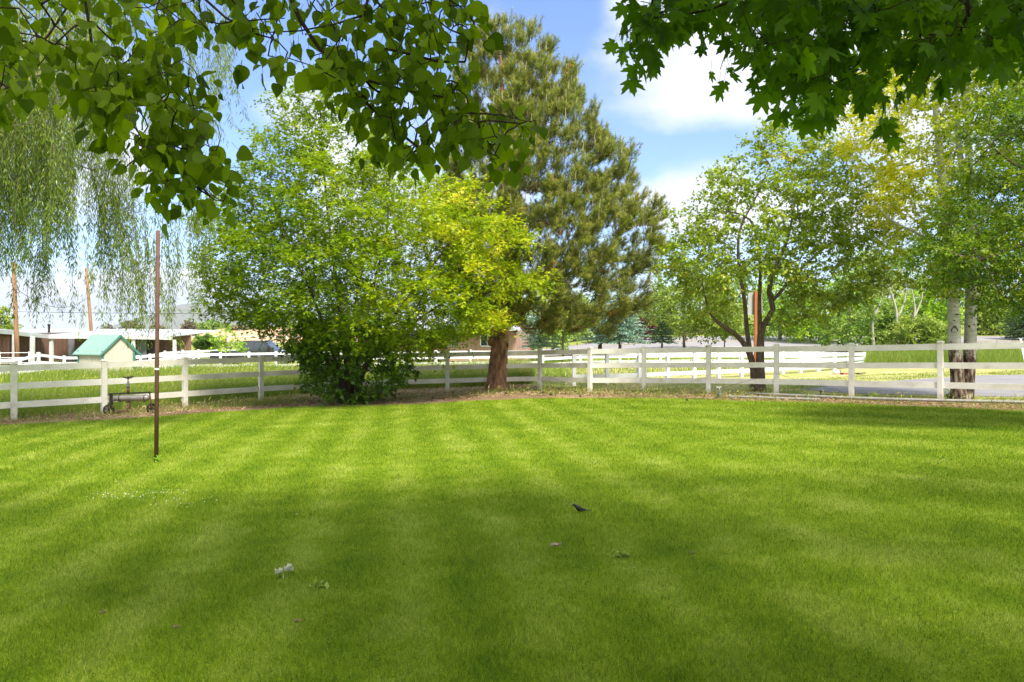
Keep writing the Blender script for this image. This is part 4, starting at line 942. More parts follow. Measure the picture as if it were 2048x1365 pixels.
# burls at the top of the bare trunk
for px, py, r_b in ((982,683,.13), (1014,690,.08), (985,700,.06)):
    c = at(px, py, PY-.14); mb = MB(); mb.tube([c+[0,0,-r_b*1.3], c+[0,0,-r_b*.6], c, c+[0,0,r_b*.7], c+[0,0,r_b*1.2]], [r_b*.3, r_b*.85, r_b, r_b*.8, r_b*.25], 9); mb.build('burl', M['bark_pine'], pt, smooth=True)

# --- apple tree beyond the fence
ab = gp(1513, 787); AY = ab[1]
rows = [(248,1535,1570),(275,1500,1640),(320,1468,1690),(365,1405,1735),(410,1375,1760),(450,1345,1775),(495,1335,1785),(540,1330,1775),(575,1345,1755),(605,1370,1720),(635,1385,1640),(665,1405,1490)]
T3 = crown_rows(rows, 460, AY, 61, dep=.8, mind=.36)
px_ = 1024+F*T3[:, 0]/T3[:, 1]; py_ = HZ-F*(T3[:, 2]-CZ)/T3[:, 1]; T3 = T3[~((px_ > 1462) & (px_ < 1560) & (py_ > 552) & (py_ < 700))]
# thinner where the sky shows through the crown
T3 = T3[rs(66).rand(len(T3)) < .95]
limbs = [(PL(AY, (1521,790), (1521,740), (1521,690), (1525,655), (1546,618), (1538,585), (1548,540), (1575,480), (1590,400)), .125, .02),
         (PL(AY, (1509,790,.1), (1507,740,.1), (1496,700,.1), (1470,668,0), (1435,645,-.2), (1416,615,-.3), (1405,570,-.4)), .12, .02),
         (PL(AY, (1503,720,.1), (1494,660,.3), (1489,600,.3), (1478,530,.3), (1480,460,.2), (1512,395,.2), (1540,330,.1)), .075, .012),
         (PL(AY, (1520,665), (1519,600,-.3), (1520,520,-.5), (1500,440,-.6), (1440,425,-.6), (1400,450,-.6)), .07, .012),
         (PL(AY, (1548,600), (1600,540,.5), (1670,480,.8), (1730,440,.7)), .06, .012)]
tree('apple_tree', 'loose green fruit tree with a leaning forked dark trunk behind the fence', 'tree', limbs, T3, ab, M['bark_brown'], M['lf_apple'], T_WIDE, 100, .55, .092, 62, rt=.005, nup=.9, up=.25, wig=.08, tail=.6, axis_down=.45,
     rnd=lambda P, ti, rg: np.clip(.42+.13*rs(6).normal(0, 1, int(ti.max())+1)[ti]+.15*rg.normal(0, 1, len(P))+.25*(rg.rand(len(P)) < .05)+.06*(P[:, 2]-4)*.5, 0, 1))

# --- twin white poplar
def poplar_bark():
    m = bpy.data.materials.new('poplar_bark'); m.use_nodes = True; nt = m.node_tree; b = nt.nodes['Principled BSDF']
    tc = N(nt, 'ShaderNodeTexCoord'); mp = N(nt, 'ShaderNodeMapping'); mp.inputs['Scale'].default_value = (1, 1, 2.4); nt.links.new(tc.outputs['Object'], mp.inputs[0])
    v = N(nt, 'ShaderNodeTexVoronoi'); v.inputs['Scale'].default_value = 3.1; v.inputs['Randomness'].default_value = 1; nt.links.new(mp.outputs[0], v.inputs['Vector'])
    nz = N(nt, 'ShaderNodeTexNoise'); nz.inputs['Scale'].default_value = 7; nz.inputs['Detail'].default_value = 7; nt.links.new(mp.outputs[0], nz.inputs['Vector'])
    pale = ramp(nt, nz.outputs['Fac'], [(.3, (.25,.25,.18)), (.55, (.38,.38,.30)), (.75, (.48,.47,.40))])
    nb = N(nt, 'ShaderNodeTexNoise'); nb.inputs['Scale'].default_value = 9; nb.inputs['Detail'].default_value = 6; mb_2 = N(nt, 'ShaderNodeMapping'); mb_2.inputs['Scale'].default_value = (2, 2, .5)
    nt.links.new(tc.outputs['Object'], mb_2.inputs[0]); nt.links.new(mb_2.outputs[0], nb.inputs['Vector'])
    dark = ramp(nt, nb.outputs['Fac'], [(.38, (.03,.02,.014)), (.52, (.13,.085,.055)), (.66, (.34,.31,.24))])
    sp = N(nt, 'ShaderNodeMapRange'); nt.links.new(mth(nt, 'ADD', v.outputs['Distance'], mth(nt, 'MULTIPLY', nz.outputs['Fac'], .12)), sp.inputs['Value'])
    sp.inputs['From Min'].default_value = .16; sp.inputs['From Max'].default_value = .21; sp.inputs['To Min'].default_value = 1; sp.inputs['To Max'].default_value = 0
    x = N(nt, 'ShaderNodeSeparateXYZ'); nt.links.new(tc.outputs['Object'], x.inputs[0])
    hb = N(nt, 'ShaderNodeMapRange'); nt.links.new(mth(nt, 'ADD', x.outputs['Z'], mth(nt, 'MULTIPLY', nz.outputs['Fac'], .8)), hb.inputs['Value'])
    hb.inputs['From Min'].default_value = 1.55; hb.inputs['From Max'].default_value = 1.8; hb.inputs['To Min'].default_value = 1; hb.inputs['To Max'].default_value = 0
    fac = mth(nt, 'MAXIMUM', sp.outputs[0], hb.outputs[0])
    mx = N(nt, 'ShaderNodeMix', data_type='RGBA'); nt.links.new(fac, mx.inputs[0]); nt.links.new(pale, mx.inputs[6]); nt.links.new(dark, mx.inputs[7])
    nt.links.new(mx.outputs[2], b.inputs['Base Color']); b.inputs['Roughness'].default_value = .8; b.inputs['Specular IOR Level'].default_value = .2
    bp = N(nt, 'ShaderNodeBump'); bp.inputs['Distance'].default_value = .02; nt.links.new(mth(nt, 'ADD', mth(nt, 'MULTIPLY', hb.outputs[0], .8), .15), bp.inputs['Strength'])
    nt.links.new(nb.outputs['Fac'], bp.inputs['Height']); nt.links.new(bp.outputs[0], b.inputs['Normal'])
    return m
M['poplar'] = poplar_bark()
qb = gp(1926, 801); QY = qb[1]
rows = [(-60,1860,2080),(20,1800,2100),(80,1745,2110),(140,1715,2110),(200,1700,2110),(250,1690,2110),(300,1700,2110),(350,1740,2110),(400,1745,2110),(450,1770,2110),(500,1800,2090),(550,1815,2080),(590,1850,2030)]
T4 = crown_rows(rows, 640, QY, 71, dep=.9, mind=.32)
limbs = [(PL(QY, (1918,803), (1915,750), (1910,700), (1907,620), (1903,540), (1893,440), (1882,330), (1872,220), (1862,60), (1858,-60)), .16, .03),
         (PL(QY, (1935,803,.1), (1937,750,.1), (1940,700,.1), (1942,600,.1), (1942,500,.15), (1940,380,.2), (1936,250,.2), (1930,120,.2), (1928,-40,.2)), .155, .03),
         (PL(QY, (1904,560), (1870,495,-.2), (1830,465,-.4), (1780,440,-.5), (1745,400,-.6)), .06, .012),
         (PL(QY, (1893,440), (1850,380,-.3), (1800,330,-.5), (1760,280,-.6)), .055, .012),
         (PL(QY, (1941,400,.2), (1918,300,.4), (1912,180,.5), (1905,40,.5)), .09, .02),
         (PL(QY, (1940,480,.2), (1985,400,.2), (2030,320,.1)), .055, .012)]
def pop_rnd(P, ti, rg):
    px = 1024+F*P[:, 0]/P[:, 1]; py = HZ-F*(P[:, 2]-CZ)/P[:, 1]
    return np.clip(.42+.42*np.clip((1925-px)/150, -.35, 1)*np.clip((520-py)/120, 0, 1)+.12*rs(9).normal(0, 1, int(ti.max())+1)[ti]+.16*rg.normal(0, 1, len(P)), 0, 1)
qt, s4, tips4 = tree('poplar_tree', 'white barked poplar with twin trunks and yellow green leaves behind the fence', 'tree', limbs, T4, qb, M['poplar'], M['lf_poplar'], T_WIDE, 100, .48, .078, 72, rt=.005, nup=.5, up=.35, tail=.6, axis_down=.5, rnd=pop_rnd, rough=.03, flare=.15)
# knot and chevron scars on the pale trunks
for px, py, w_, h_, dY in ((1909,662,12,14,-.19), (1911,596,10,5,-.18), (1914,630,8,2.5,-.17), (1943,630,5,3,-.08), (1938,655,2,6,-.08)):
    c = at(px, py, QY+dY); a = w_/F*QY/2; b = h_/F*QY/2; mb = MB()
    pts = [c+[a*math.cos(t_), -.004*abs(math.cos(t_)), b*math.sin(t_)] for t_ in np.linspace(-.2, math.pi+.2, 9)]
    mb.tube(pts, .014, 5); mb.build('bark_scar', M['bark_dark'], qt)

# --- locust hanging in at the right edge
lb = gp(2260, 838); LY = lb[1]-1.5; lb = gd(2260, LY)
rows = [(130,2030,2400),(190,1985,2420),(260,1955,2420),(330,1940,2420),(390,1930,2420),(440,1880,2420),(480,1850,2400),(520,1850,2380),(560,1880,2350),(600,1950,2300),(630,2000,2200)]
T5 = crown_rows(rows, 480, LY, 81, dep=.7, mind=.28)
limbs = [(PL(LY, (2260,840), (2255,700), (2240,560), (2210,420), (2180,260), (2170,120)), .2, .02),
         (PL(LY, (2245,600), (2150,520), (2050,490,-.3), (1960,520,-.4), (1890,500,-.4)), .07, .012), (PL(LY, (2225,480), (2120,380), (2030,330,.3), (1980,290,.3)), .06, .012)]
tree('locust_tree', 'dark green small leaved tree overhanging from the right edge in front of the poplar', 'tree', limbs, T5, lb, M['bark_brown'], M['lf_dark'], T_DIAM, 170, .5, .062, 82, rt=.004, nup=1.1, tail=.65, axis_down=.3)

# --- weeping willow, left
wb = gp(-330, 850); wb = gd(-330, 15.5); WY = 15.5
wt = thing('willow_tree', wb, 'weeping willow with hanging strands of narrow leaves down the left side', 'tree')
s = Skel(); s.limb(PL(WY, (-330,845), (-320,700), (-290,500), (-240,300), (-180,100), (-100,-60)), .38, .06)
for pts in ([(-300,520), (-180,330), (-40,200), (100,110), (230,60)], [(-240,300), (-100,120), (60,20), (220,-30), (360,-20)], [(-290,480), (-150,420), (-20,380), (80,360)],
            [(-200,180), (0,-60), (200,-140), (400,-100)], [(-310,600,-1), (-150,300,-1.8), (0,180,-2), (120,140,-2)], [(-240,300,1), (-60,160,2), (120,60,2.2), (280,20,2)]):
    s.limb(PL(WY, *pts), .11, .018)
rg = rs(91); strands = []
def st(px, py0, py1, dY): strands.append((px, py0, py1, dY))
for _ in range(285):      # solid mass at the left
    px = rg.uniform(-160, 190); st(px, rg.uniform(-60, 260)*(1 if px < 100 else .7), np.interp(px, [-160, 0, 40, 90, 140, 165, 190], [520, 530, 560, 560, 480, 420, 390])*rg.uniform(.45, 1.03), rg.uniform(-2.4, 2.4))
for _ in range(130): px = rg.uniform(-130, 110); st(px, rg.uniform(60, 200), rg.uniform(260, 420), rg.uniform(-2, 1))
for _ in range(90): px = rg.uniform(-40, 130); st(px, rg.uniform(250, 380), rg.uniform(430, 560), rg.uniform(-2, 1))
for _ in range(60):       # thinner veil towards the right
    px = rg.uniform(150, 470); st(px, rg.uniform(-40, 120), np.interp(px, [150, 250, 330, 380, 420, 445, 470], [440, 380, 330, 290, 260, 240, 200])*rg.uniform(.7, 1.05), rg.uniform(-2, 2))
for _ in range(24): px = rg.normal(228, 17); st(px, rg.uniform(250, 420), rg.uniform(520, 690), rg.uniform(-.8, .5))
for _ in range(13): px = rg.normal(262, 22); st(px, rg.uniform(330, 480), rg.uniform(600, 712), rg.uniform(-.8, .5))
for _ in range(9): px = rg.normal(306, 18); st(px, rg.uniform(360, 520), rg.uniform(590, 705), rg.uniform(-.8, .5))
for _ in range(12): px = rg.normal(350, 22); st(px, rg.uniform(350, 480), rg.uniform(520, 640), rg.uniform(-.6, .6))
for _ in range(8): px = rg.normal(395, 14); st(px, rg.uniform(340, 420), rg.uniform(430, 560), rg.uniform(-.6, .6))
for _ in range(16): px = rg.uniform(150, 330); st(px, rg.uniform(330, 420), rg.uniform(430, 520), rg.uniform(-.6, .6))
for _ in range(12): px = rg.normal(85, 14); st(px, rg.uniform(450, 520), rg.uniform(600, 650), rg.uniform(-.6, .6))
LP = []; LA = []; n0 = 0; SV = MB()
tops = [at(a, b, WY+d) for a, b, c, d in strands]
tp = s.grow(tops, 92, .35, .2, .06, .3)
V, Fq = s.mesh(.0035, .05, 6, flare=.3); mesh_np('trunk', V, Fq, M['bark_grey'], wt, smooth=True)
for a, b, c, d in strands:
    A0_ = at(a, b, WY+d); L = max(.3, (c-b)/F*(WY+d)); m = max(3, int(L/.22)); ph = rg.uniform(0, 6.3); sw = rg.uniform(.03, .11)*L**.7; dr = rg.uniform(-.18, .24)
    u = np.linspace(0, 1, m+1); X = A0_[0]+dr*L*u**1.4+sw*np.sin(ph+u*rg.uniform(2, 5)); Yy = A0_[1]+sw*np.cos(ph+u*3); Z = A0_[2]-L*u
    pts = np.stack([X, Yy, Z], 1)
    SV.tube(list(pts), list(np.linspace(.007, .002, m+1)), 3, cap=False)
    k = int(L*rg.uniform(45, 85)); f = rg.uniform(.02, 1, k)*m; i0 = np.minimum(f.astype(int), m-1); p = pts[i0]+(pts[i0+1]-pts[i0])*(f-i0)[:, None]
    th = rg.uniform(0, 6.3, k); side = np.stack([np.cos(th), np.sin(th), np.zeros(k)], 1)
    # short side sprigs make the strands feathery
    off_ = side*np.abs(rg.normal(0, .055, k))[:, None]; off_[:, 2] -= .06*rg.rand(k)
    LP.append(p+off_); LA.append(side*.45+np.array([0, 0, -1])+rg.normal(0, .18, (k, 3)))
LP = np.concatenate(LP); LA = np.concatenate(LA); n = len(LP)
SV.build('strands', surf('willow_strand_bark', [(.08,.075,.03), (.14,.13,.05)], scale=9, bump=0), wt)
V, Fc, kk = leaves(T_LANCE, LP, LA, rg.normal(0, 1, (n, 3)), rg.uniform(.07, .125, n))
py = HZ-F*(LP[:, 2]-CZ)/LP[:, 1]; pxx = 1024+F*LP[:, 0]/LP[:, 1]
r_ = np.clip(.38+.25*np.clip((260-py)/250, -.4, 1)*np.clip((200-pxx)/150, 0, 1)+.2*rg.normal(0, 1, n), 0, 1)
mesh_np('crown', V, Fc, M['lf_willow'], wt, attrs={'rnd': np.repeat(r_, kk)})
print('willow leaves', n)

# ================================================================== NEAR TREES OVERHEAD
def cols_targets(cols, n, Y0, Y1, seed, mind, pw=1.0):
    """targets between a top and a bottom line given per px column (px, ytop, ybottom)"""
    rg = rs(seed); cx = [c[0] for c in cols]; out = []; tries = 0; hm = max(c[2]-c[1] for c in cols)
    while len(out) < n and tries < n*60:
        tries += 1; px = rg.uniform(cx[0], cx[-1]); a = np.interp(px, cx, [c[1] for c in cols]); b = np.interp(px, cx, [c[2] for c in cols])
        if rg.rand() > (b-a)/hm: continue
        py = a+(b-a)*rg.rand()**pw; Y = rg.uniform(Y0, Y1); q = at(px, py, Y)
        if out and np.min(np.linalg.norm(np.array(out)-q, axis=1)) < mind: mind *= .999; continue
        out.append(q)
    return np.array(out)
def over_targets(n, x0, x1, y0, y1, h0, h1, seed, mind=.45):
    """crown above the frame: everything here stays higher than the camera sees"""
    rg = rs(seed); out = []; tries = 0
    while len(out) < n and tries < n*60:
        tries += 1; x = rg.uniform(x0, x1); y = rg.uniform(y0, y1); z = max(CZ+.47*max(y, 0)+.35, h0)+rg.rand()*(h1-h0)
        u = (x-(x0+x1)/2)/((x1-x0)/2); v = (y-(y0+y1)/2)/((y1-y0)/2)
        if u**4+v**4 > 1.05: continue
        q = np.array([x, y, z])
        if out and np.min(np.linalg.norm(np.array(out)-q, axis=1)) < mind: mind *= .999; continue
        out.append(q)
    return np.array(out)
def near_tree(name, label, base, limbs, T, Tover, leafm, tmpl, size, per, L, seed, petiole, nface):
    t = thing(name, base, label, 'tree'); s = Skel()
    for pts, r0, r1 in limbs: s.limb(pts, r0, r1, .12)
    tips = s.grow(T, seed, .07, -.05, .035, .2, first=10)
    tipo = s.grow(Tover, seed+1, .3, .2, .05, .5)
    V, Fq = s.mesh(.0026, .05, seed, sides=(5, 8, 14), flare=.3)
    mesh_np('trunk', V, Fq, M['bark_dark'], t, smooth=True)
    rg = rs(seed+2); P, A, ti = spray(s, tips, per, L, seed+3, tail=.85, size=size, axis_down=.9, jit=.45)
    n = len(P); A = unit(A*[1, 1, .8]+np.array([0, 0, -.55])); 
    Nn = unit(np.stack([rg.normal(0, .75, n), rg.normal(-nface*.6, .7, n), rg.normal(.45, .5, n)], 1))
    # petiole first, then the blade from its end
    B = P; P = B+(A+[0, 0, -.4])*petiole*rg.uniform(.6, 1.2, n)[:, None]
    V, Fc, kk = leaves(tmpl, P, A, Nn, size*np.clip(rg.lognormal(-.08, .28, n), .4, 1.45))
    r_ = np.clip(.5+.33*rg.normal(0, 1, n), 0, 1); R_ = np.repeat(r_, kk)
    w = .0011; pv = np.stack([B-[w, 0, 0], B+[w, 0, 0], P+[w, 0, 0], P-[w, 0, 0], B+[0, w, 0], P+[0, w, 0]], 1).reshape(-1, 3); i = np.arange(n)[:, None]*6+len(V)
    Fc = Fc+[i+np.array([[0, 1, 2, 3]]), i+np.array([[0, 3, 5, 4]])]
    Po, Ao, _ = spray(s, tipo, 60, .75, seed+5, tail=.6, size=size, axis_down=.5); no = len(Po)
    V2, F2, k2 = leaves(T_WIDE, Po, Ao, unit(np.stack([rg.normal(0, .5, no), rg.normal(0, .5, no), np.ones(no)], 1)), size*2.3*rg.uniform(.7, 1.2, no))
    nV = len(V)+len(pv)
    mesh_np('crown', np.concatenate([V, pv, V2]), Fc+[f+nV for f in F2], leafm, t, attrs={'rnd': np.concatenate([R_, np.repeat(r_, 6), np.full(len(V2), .5)])})
    print(name, n, no)
    return t
# heart-leaved tree, upper left
NY = 3.7
E = lambda *p: PL(NY, *p)
base1 = np.array([-3.3, -2.2, float(G(-3.3, -2.2))])
limbs = [([base1, base1+[.05, .1, 1.2], base1+[.2, .4, 2.4], base1+[.5, 1.0, 3.6], base1+[.9, 2.0, 4.9], base1+[1.3, 3.2, 6.2]], .19, .06),
         ([base1+[.25, .5, 2.7], np.array([-2.7, .2, 3.5]), np.array([-2.2, 2.2, 3.9]), at(330, -170, NY), at(480, -70, NY), at(640, -30, NY)], .07, .012),
         ([base1+[.25, .5, 2.7], np.array([-3.2, .8, 3.4]), np.array([-3.0, 2.6, 3.7]), at(-120, -60, NY), at(-20, -30, NY), at(40, 5, NY), at(75, 40, NY), at(110, 52, NY)], .05, .004),
         (E((330,-170), (300,-60), (255,10), (242,72), (265,98), (285,128), (298,160), (306,200), (318,240), (325,276), (337,312)), .014, .0025),
         (E((640,-30), (690,-10), (730,20), (752,90), (772,140), (790,165)), .012, .0025),
         (E((560,-60), (600,40), (640,100), (690,142), (730,160), (800,180), (890,195), (928,226), (1000,230), (1055,244)), .013, .002),
         (E((928,226), (948,258), (972,295), (980,318)), .005, .002), (E((685,150), (732,206), (782,252), (842,300)), .006, .002),
         (E((752,94), (818,108), (878,124), (930,124)), .005, .002), (E((730,30), (665,50), (600,62), (540,65), (480,50)), .006, .002),
         (E((-60,-40), (20,-10), (75,40), (72,110)), .006, .002), (E((200,-150), (165,-30), (180,60), (186,112), (190,162)), .007, .002),
         (E((325,276), (350,280), (376,281)), .003, .002), (E((320,270), (285,306), (250,336)), .004, .0015), (E((330,300), (358,332), (385,370), (432,402)), .0045, .0015),
         (E((330,-140), (400,-10), (450,35), (505,66), (540,76), (556,60), (552,40)), .006, .002), (E((-140,-60), (-60,60), (-20,150), (20,180)), .006, .002)]
cA = [(-120,-60,230), (0,-60,215), (50,-60,190), (90,-60,120), (140,-60,150), (185,-60,225), (215,-60,250), (240,-20,120), (300,-40,110), (400,-60,60), (480,-60,120), (560,-60,110), (610,-60,140), (680,-60,180), (740,-60,190), (800,-60,200), (860,-60,130), (920,-60,110), (960,-60,60), (985,-60,20)]
TA = cols_targets(cA, 270, 3.2, 4.5, 101, .10)
TB = cols_targets([(150,110,190), (215,150,240), (245,80,330), (300,90,375), (350,100,395), (400,120,400), (440,260,400), (465,330,420)], 105, 3.3, 4.1, 102, .09)
TC = cols_targets([(680,120,200), (700,120,230), (760,100,300), (810,110,335), (860,130,290), (930,150,280), (960,190,330), (1000,195,330), (1050,205,270), (1090,225,270)], 105, 3.4, 4.2, 103, .09)
TO = over_targets(310, -9.5, 3.2, -6, 5.4, 4.6, 6.8, 104)
near_tree('lime_tree', 'shady tree with heart shaped leaves whose branches hang across the top left', base1, limbs, np.concatenate([TA, TB, TC]), TO, M['lf_heart'], T_HEART, .068, 5.2, .15, 111, .035, .55)
# lobed maple, upper right
NR = 3.9; E = lambda *p: PL(NR, *p)
base2 = np.array([3.9, -1.6, float(G(3.9, -1.6))])
limbs = [([base2, base2+[.0, .1, 1.2], base2+[-.1, .4, 2.5], base2+[-.3, 1.0, 3.9], base2+[-.5, 2.2, 5.6]], .21, .07),
         ([base2+[-.1, .4, 2.6], np.array([3.5, 1.2, 3.6]), np.array([3.1, 2.8, 3.85]), at(2080, -110, NR), at(1900, -90, NR), at(1700, -70, NR), at(1560, -40, NR), at(1480, -5, NR), at(1420, 20, NR), at(1350, 33, NR), at(1290, 37, NR), at(1245, 70, NR)], .07, .002),
         (E((1420,20), (1380,45), (1320,60), (1300,80)), .004, .0018), (E((1560,-40), (1600,40), (1640,70), (1660,130), (1640,190), (1610,225)), .007, .002),
         (E((1700,-70), (1690,40), (1720,120), (1740,160), (1690,210)), .008, .002), (E((1830,-85), (1838,20), (1842,100), (1872,130), (1850,165)), .011, .002),
         (E((1930,-90), (1935,30), (1900,110), (1880,150)), .007, .002), (E((2080,-100), (2040,20), (1990,80), (1960,130)), .008, .002), (E((1620,-60), (1530,20), (1500,80), (1450,110)), .006, .002)]
cA = [(1245,50,80), (1270,10,70), (1330,-50,45), (1380,-60,30), (1420,-60,35), (1460,-60,50), (1500,-60,75), (1540,-60,145), (1600,-60,180), (1660,-60,175), (1720,-60,160), (1770,-60,150), (1800,-60,120), (1860,-60,115), (1920,-60,90), (1980,-60,95), (2060,-60,90), (2200,-60,110)]
TA = cols_targets(cA, 330, 3.5, 5.0, 121, .10, 1.15)
TL = np.array([at(1265,118,NR), at(1440,140,NR), at(1670,205,NR), at(1768,222,NR), at(1765,195,NR), at(1600,215,NR)])
TO = over_targets(330, -.8, 11, -6, 5.6, 4.8, 7.0, 124)
near_tree('maple_tree', 'shady maple with pointed lobed leaves whose branches hang across the top right', base2, limbs, np.concatenate([TA, TL]), TO, M['lf_lobed'], T_MAPLE, .096, 5.6, .13, 131, .05, .6)

# ================================================================== BACKGROUND VEGETATION
def bgtree(name, label, cat, px, Y, rows, leaf, n, per, L, size, seed, trunk=.12, bark=None, top=None, group=None, edge=.45, T=T_WIDE, dep=.9, lean=0, mind=.5, nup=.8):
    b = gd(px, Y); ty = min(r[0] for r in rows); Tg = crown_rows(rows, n, Y, seed, dep=dep, edge=edge, mind=mind)
    ty2 = top if top else ty+(max(r[0] for r in rows)-ty)*.3
    pm = HZ-F*(b[2]-CZ)/Y
    limbs = [([b, at(px+lean*.3, pm*.6+ty2*.4, Y), at(px+lean, ty2, Y)], trunk, trunk*.15)]
    return tree(name, label, cat, limbs, Tg, b, bark or M['bark_grey'], leaf, T, per, L, size, seed, rt=.012, nup=nup, group=group, flare=.15, tail=.6, step=.5)[0]
# spruces and saplings on the near side of the highway
def conifer(name, label, px, Y, pyt, pyb, hw, leaf, seed, trunk=.1, group=None, cat='tree'):
    b = gd(px, Y); t = thing(name, b, label, cat, group); top = at(px, pyt, Y); s = Skel(); s.limb([b, (b+top)/2, top], trunk, .01, .3)
    zb = at(px, pyb, Y)[2]; rg = rs(seed); nodes = len(s.p); P = []; A = []; H = top[2]-zb; W = hw/F*Y; nl = max(8, int(H/.22))
    for i in range(nl):
        z = zb+H*i/nl; rad = W*(1-(i/nl))**.85*(1 if i > 1 else .85)+.05; m = 9 if i < nl*.6 else 6
        for j in range(m):
            th = 2*math.pi*(j+rg.rand()*.5)/m+i; r_ = rad*rg.uniform(.8, 1.1); d = np.array([math.cos(th), math.sin(th), 0])
            a = np.array([b[0], b[1], z]); e = a+d*r_+np.array([0, 0, -.12*r_+.10*r_*(i/nl)]); md = (a+e)/2+[0, 0, -.02]
            s.limb([a, md, e], .018, .006, .4, attach=int(np.argmin(np.abs(np.array([q[2] for q in s.p[:nodes]])-z))))
            k = int(34*r_/.5)+6; u = rg.rand(k)**.7; q = a+(e-a)*u[:, None]+np.stack([rg.normal(0, .07*r_+.02, k), rg.normal(0, .07*r_+.02, k), rg.normal(0, .03, k)], 1)
            P.append(q); A.append(d+rg.normal(0, .5, (k, 3))+[0, 0, .12])
    V, Fq = s.mesh(.006, .03, seed); mesh_np('trunk', V, Fq, M['bark_brown'], t, smooth=True)
    P = np.concatenate(P); A = np.concatenate(A); n = len(P)
    V, Fc, kk = leaves((np.array([(0,.1,0), (.5,.13,0), (1,0,0), (.5,-.13,0), (0,-.1,0)], float), np.array([(0,1,2,3)]), np.array([(0,3,4)])), P, A, rg.normal(0, .5, (n, 3))+[0, 0, 1], rg.uniform(.10, .2, n)*max(1, W/1.6))
    mesh_np('crown', V, Fc, leaf, t, attrs={'rnd': np.repeat(np.clip(.5+.25*rg.normal(0, 1, n), 0, 1), kk)}); return t
conifer('spruce_tree', 'blue grey spruce with raised skirt in front of the highway, right of the pine', 1240, 53, 578, 680, 60, M['lf_spruce'], 201, .13)
conifer('spruce_tree', 'taller blue spruce half hidden under the pine boughs', 1200, 54, 560, 682, 48, M['lf_spruce'], 202, .17)
conifer('spruce_tree', 'small dark spruce beside the highway with a bare lower trunk', 1324, 54, 645, 683, 30, M['lf_fir'], 203, .1)
conifer('spruce_tree', 'pale green spruce partly hidden behind the lower pine boughs', 1080, 50, 590, 690, 45, M['lf_spruce'], 204, .14)
bgtree('ash_tree', 'rounded olive green tree on a short fork by the highway', 'tree', 1368, 54.5, [(505,1360,1400), (535,1325,1440), (570,1305,1465), (610,1295,1475), (645,1300,1470), (672,1330,1440)], M['lf_olive'], 150, 75, .9, .16, 211, .1, M['bark_brown'])
bgtree('maple_tree', 'small dark red leaved tree beside the blue spruce', 'tree', 1291, 70, [(640,1280,1300), (655,1276,1306), (672,1280,1304)], M['lf_red'], 22, 60, .6, .2, 212, .06)
bgtree('ash_tree', 'thin young tree with sparse leaves by the highway, left of the sign', 'tree', 1449, 54, [(600,1440,1465), (640,1420,1500), (672,1430,1495)], M['lf_olive'], 40, 60, .7, .14, 213, .05, M['bark_brown'])
bgtree('ash_tree', 'dark green tree behind the house gable and pine trunk', 'tree', 1050, 62, [(600,1030,1080), (640,1010,1130), (680,1020,1140), (700,1030,1120)], M['lf_wood'], 60, 80, .9, .2, 214, .12)
bgtree('ash_tree', 'green tree with bare lower trunk standing under the pine boughs', 'tree', 1126, 48, [(590,1100,1160), (630,1080,1180), (668,1090,1170)], M['lf_olive'], 60, 80, .8, .16, 215, .09, M['bark_brown'])
# trees across and beside the highway
W = 'trees of the wood beyond the driveway'
wood = [(1560, 66, [(530,1540,1590), (570,1510,1620), (620,1500,1640), (678,1510,1640)], 'lf_bright', 'leafy bright green tree behind the fruit tree trunk across the highway'),
        (1640, 62, [(560,1610,1680), (600,1580,1710), (650,1575,1720), (684,1590,1710)], 'lf_bright', 'feathery bright green tree where the highway disappears'),
        (1700, 52, [(545,1680,1730), (590,1650,1750), (640,1635,1760), (690,1645,1755)], 'lf_wood', 'broad soft green tree at the end of the far fence'),
        (1480, 84, [(540,1440,1520), (580,1410,1550), (650,1400,1560), (676,1410,1560)], 'lf_wood', 'dull green tree seen between the fruit tree limbs across the highway'),
        (1400, 88, [(560,1350,1440), (600,1330,1460), (660,1320,1470)], 'lf_olive', 'pale olive tree on the far side of the highway'),
        (1310, 90, [(590,1285,1330), (620,1270,1350), (670,1262,1360)], 'lf_olive', 'pale tree behind the small spruces across the highway'),
        (1740, 78, [(500,1720,1760), (540,1690,1790), (600,1680,1800), (660,1690,1800)], 'lf_olive', 'tall wispy olive tree showing above the other woodland trees'),
        (1790, 82, [(510,1770,1810), (560,1745,1840), (620,1740,1850), (670,1750,1850)], 'lf_wood', 'tall dull green tree behind the bare pale trunks'),
        (1855, 62, [(568,1835,1880), (600,1815,1905), (630,1810,1910), (655,1820,1905)], 'lf_bright', 'vivid yellow green tree left of the poplar trunks'),
        (1838, 50, [(636,1815,1860), (655,1795,1890), (680,1790,1895), (694,1800,1890)], 'lf_olive', 'low olive shrub behind the fence, left of the poplar'),
        (1770, 54, [(600,1750,1790), (640,1735,1800), (690,1735,1805)], 'lf_wood', 'narrow green shrub under the bare pale trunks'),
        (1900, 95, [(520,1870,1930), (580,1850,1990), (650,1840,2000)], 'lf_wood', 'large dull tree behind the poplar trunks'),
        (1985, 78, [(600,1965,2005), (625,1945,2020), (650,1945,2022), (668,1955,2015)], 'lf_olive', 'round olive tree across the highway, right of the poplar'),
        (2070, 100, [(560,2040,2110), (600,2010,2140), (650,2010,2160)], 'lf_wood', 'dull green tree on the bank at the right edge'),
        (1150, 92, [(600,1110,1190), (640,1090,1210), (672,1090,1220)], 'lf_wood', 'distant green tree behind the spruces across the highway'),
        (1245, 94, [(625,1220,1270), (650,1205,1285), (674,1205,1285)], 'lf_olive', 'distant olive tree behind the blue spruce across the highway')]
for i, (px, Y, rows, lf, lab) in enumerate(wood):
    sz = Y/55; bgtree('woodland_tree', lab, 'tree', px, Y, rows, M[lf], 85, 95, .9*sz, .17*sz, 230+i, .14*sz, group=W, mind=.55*sz)
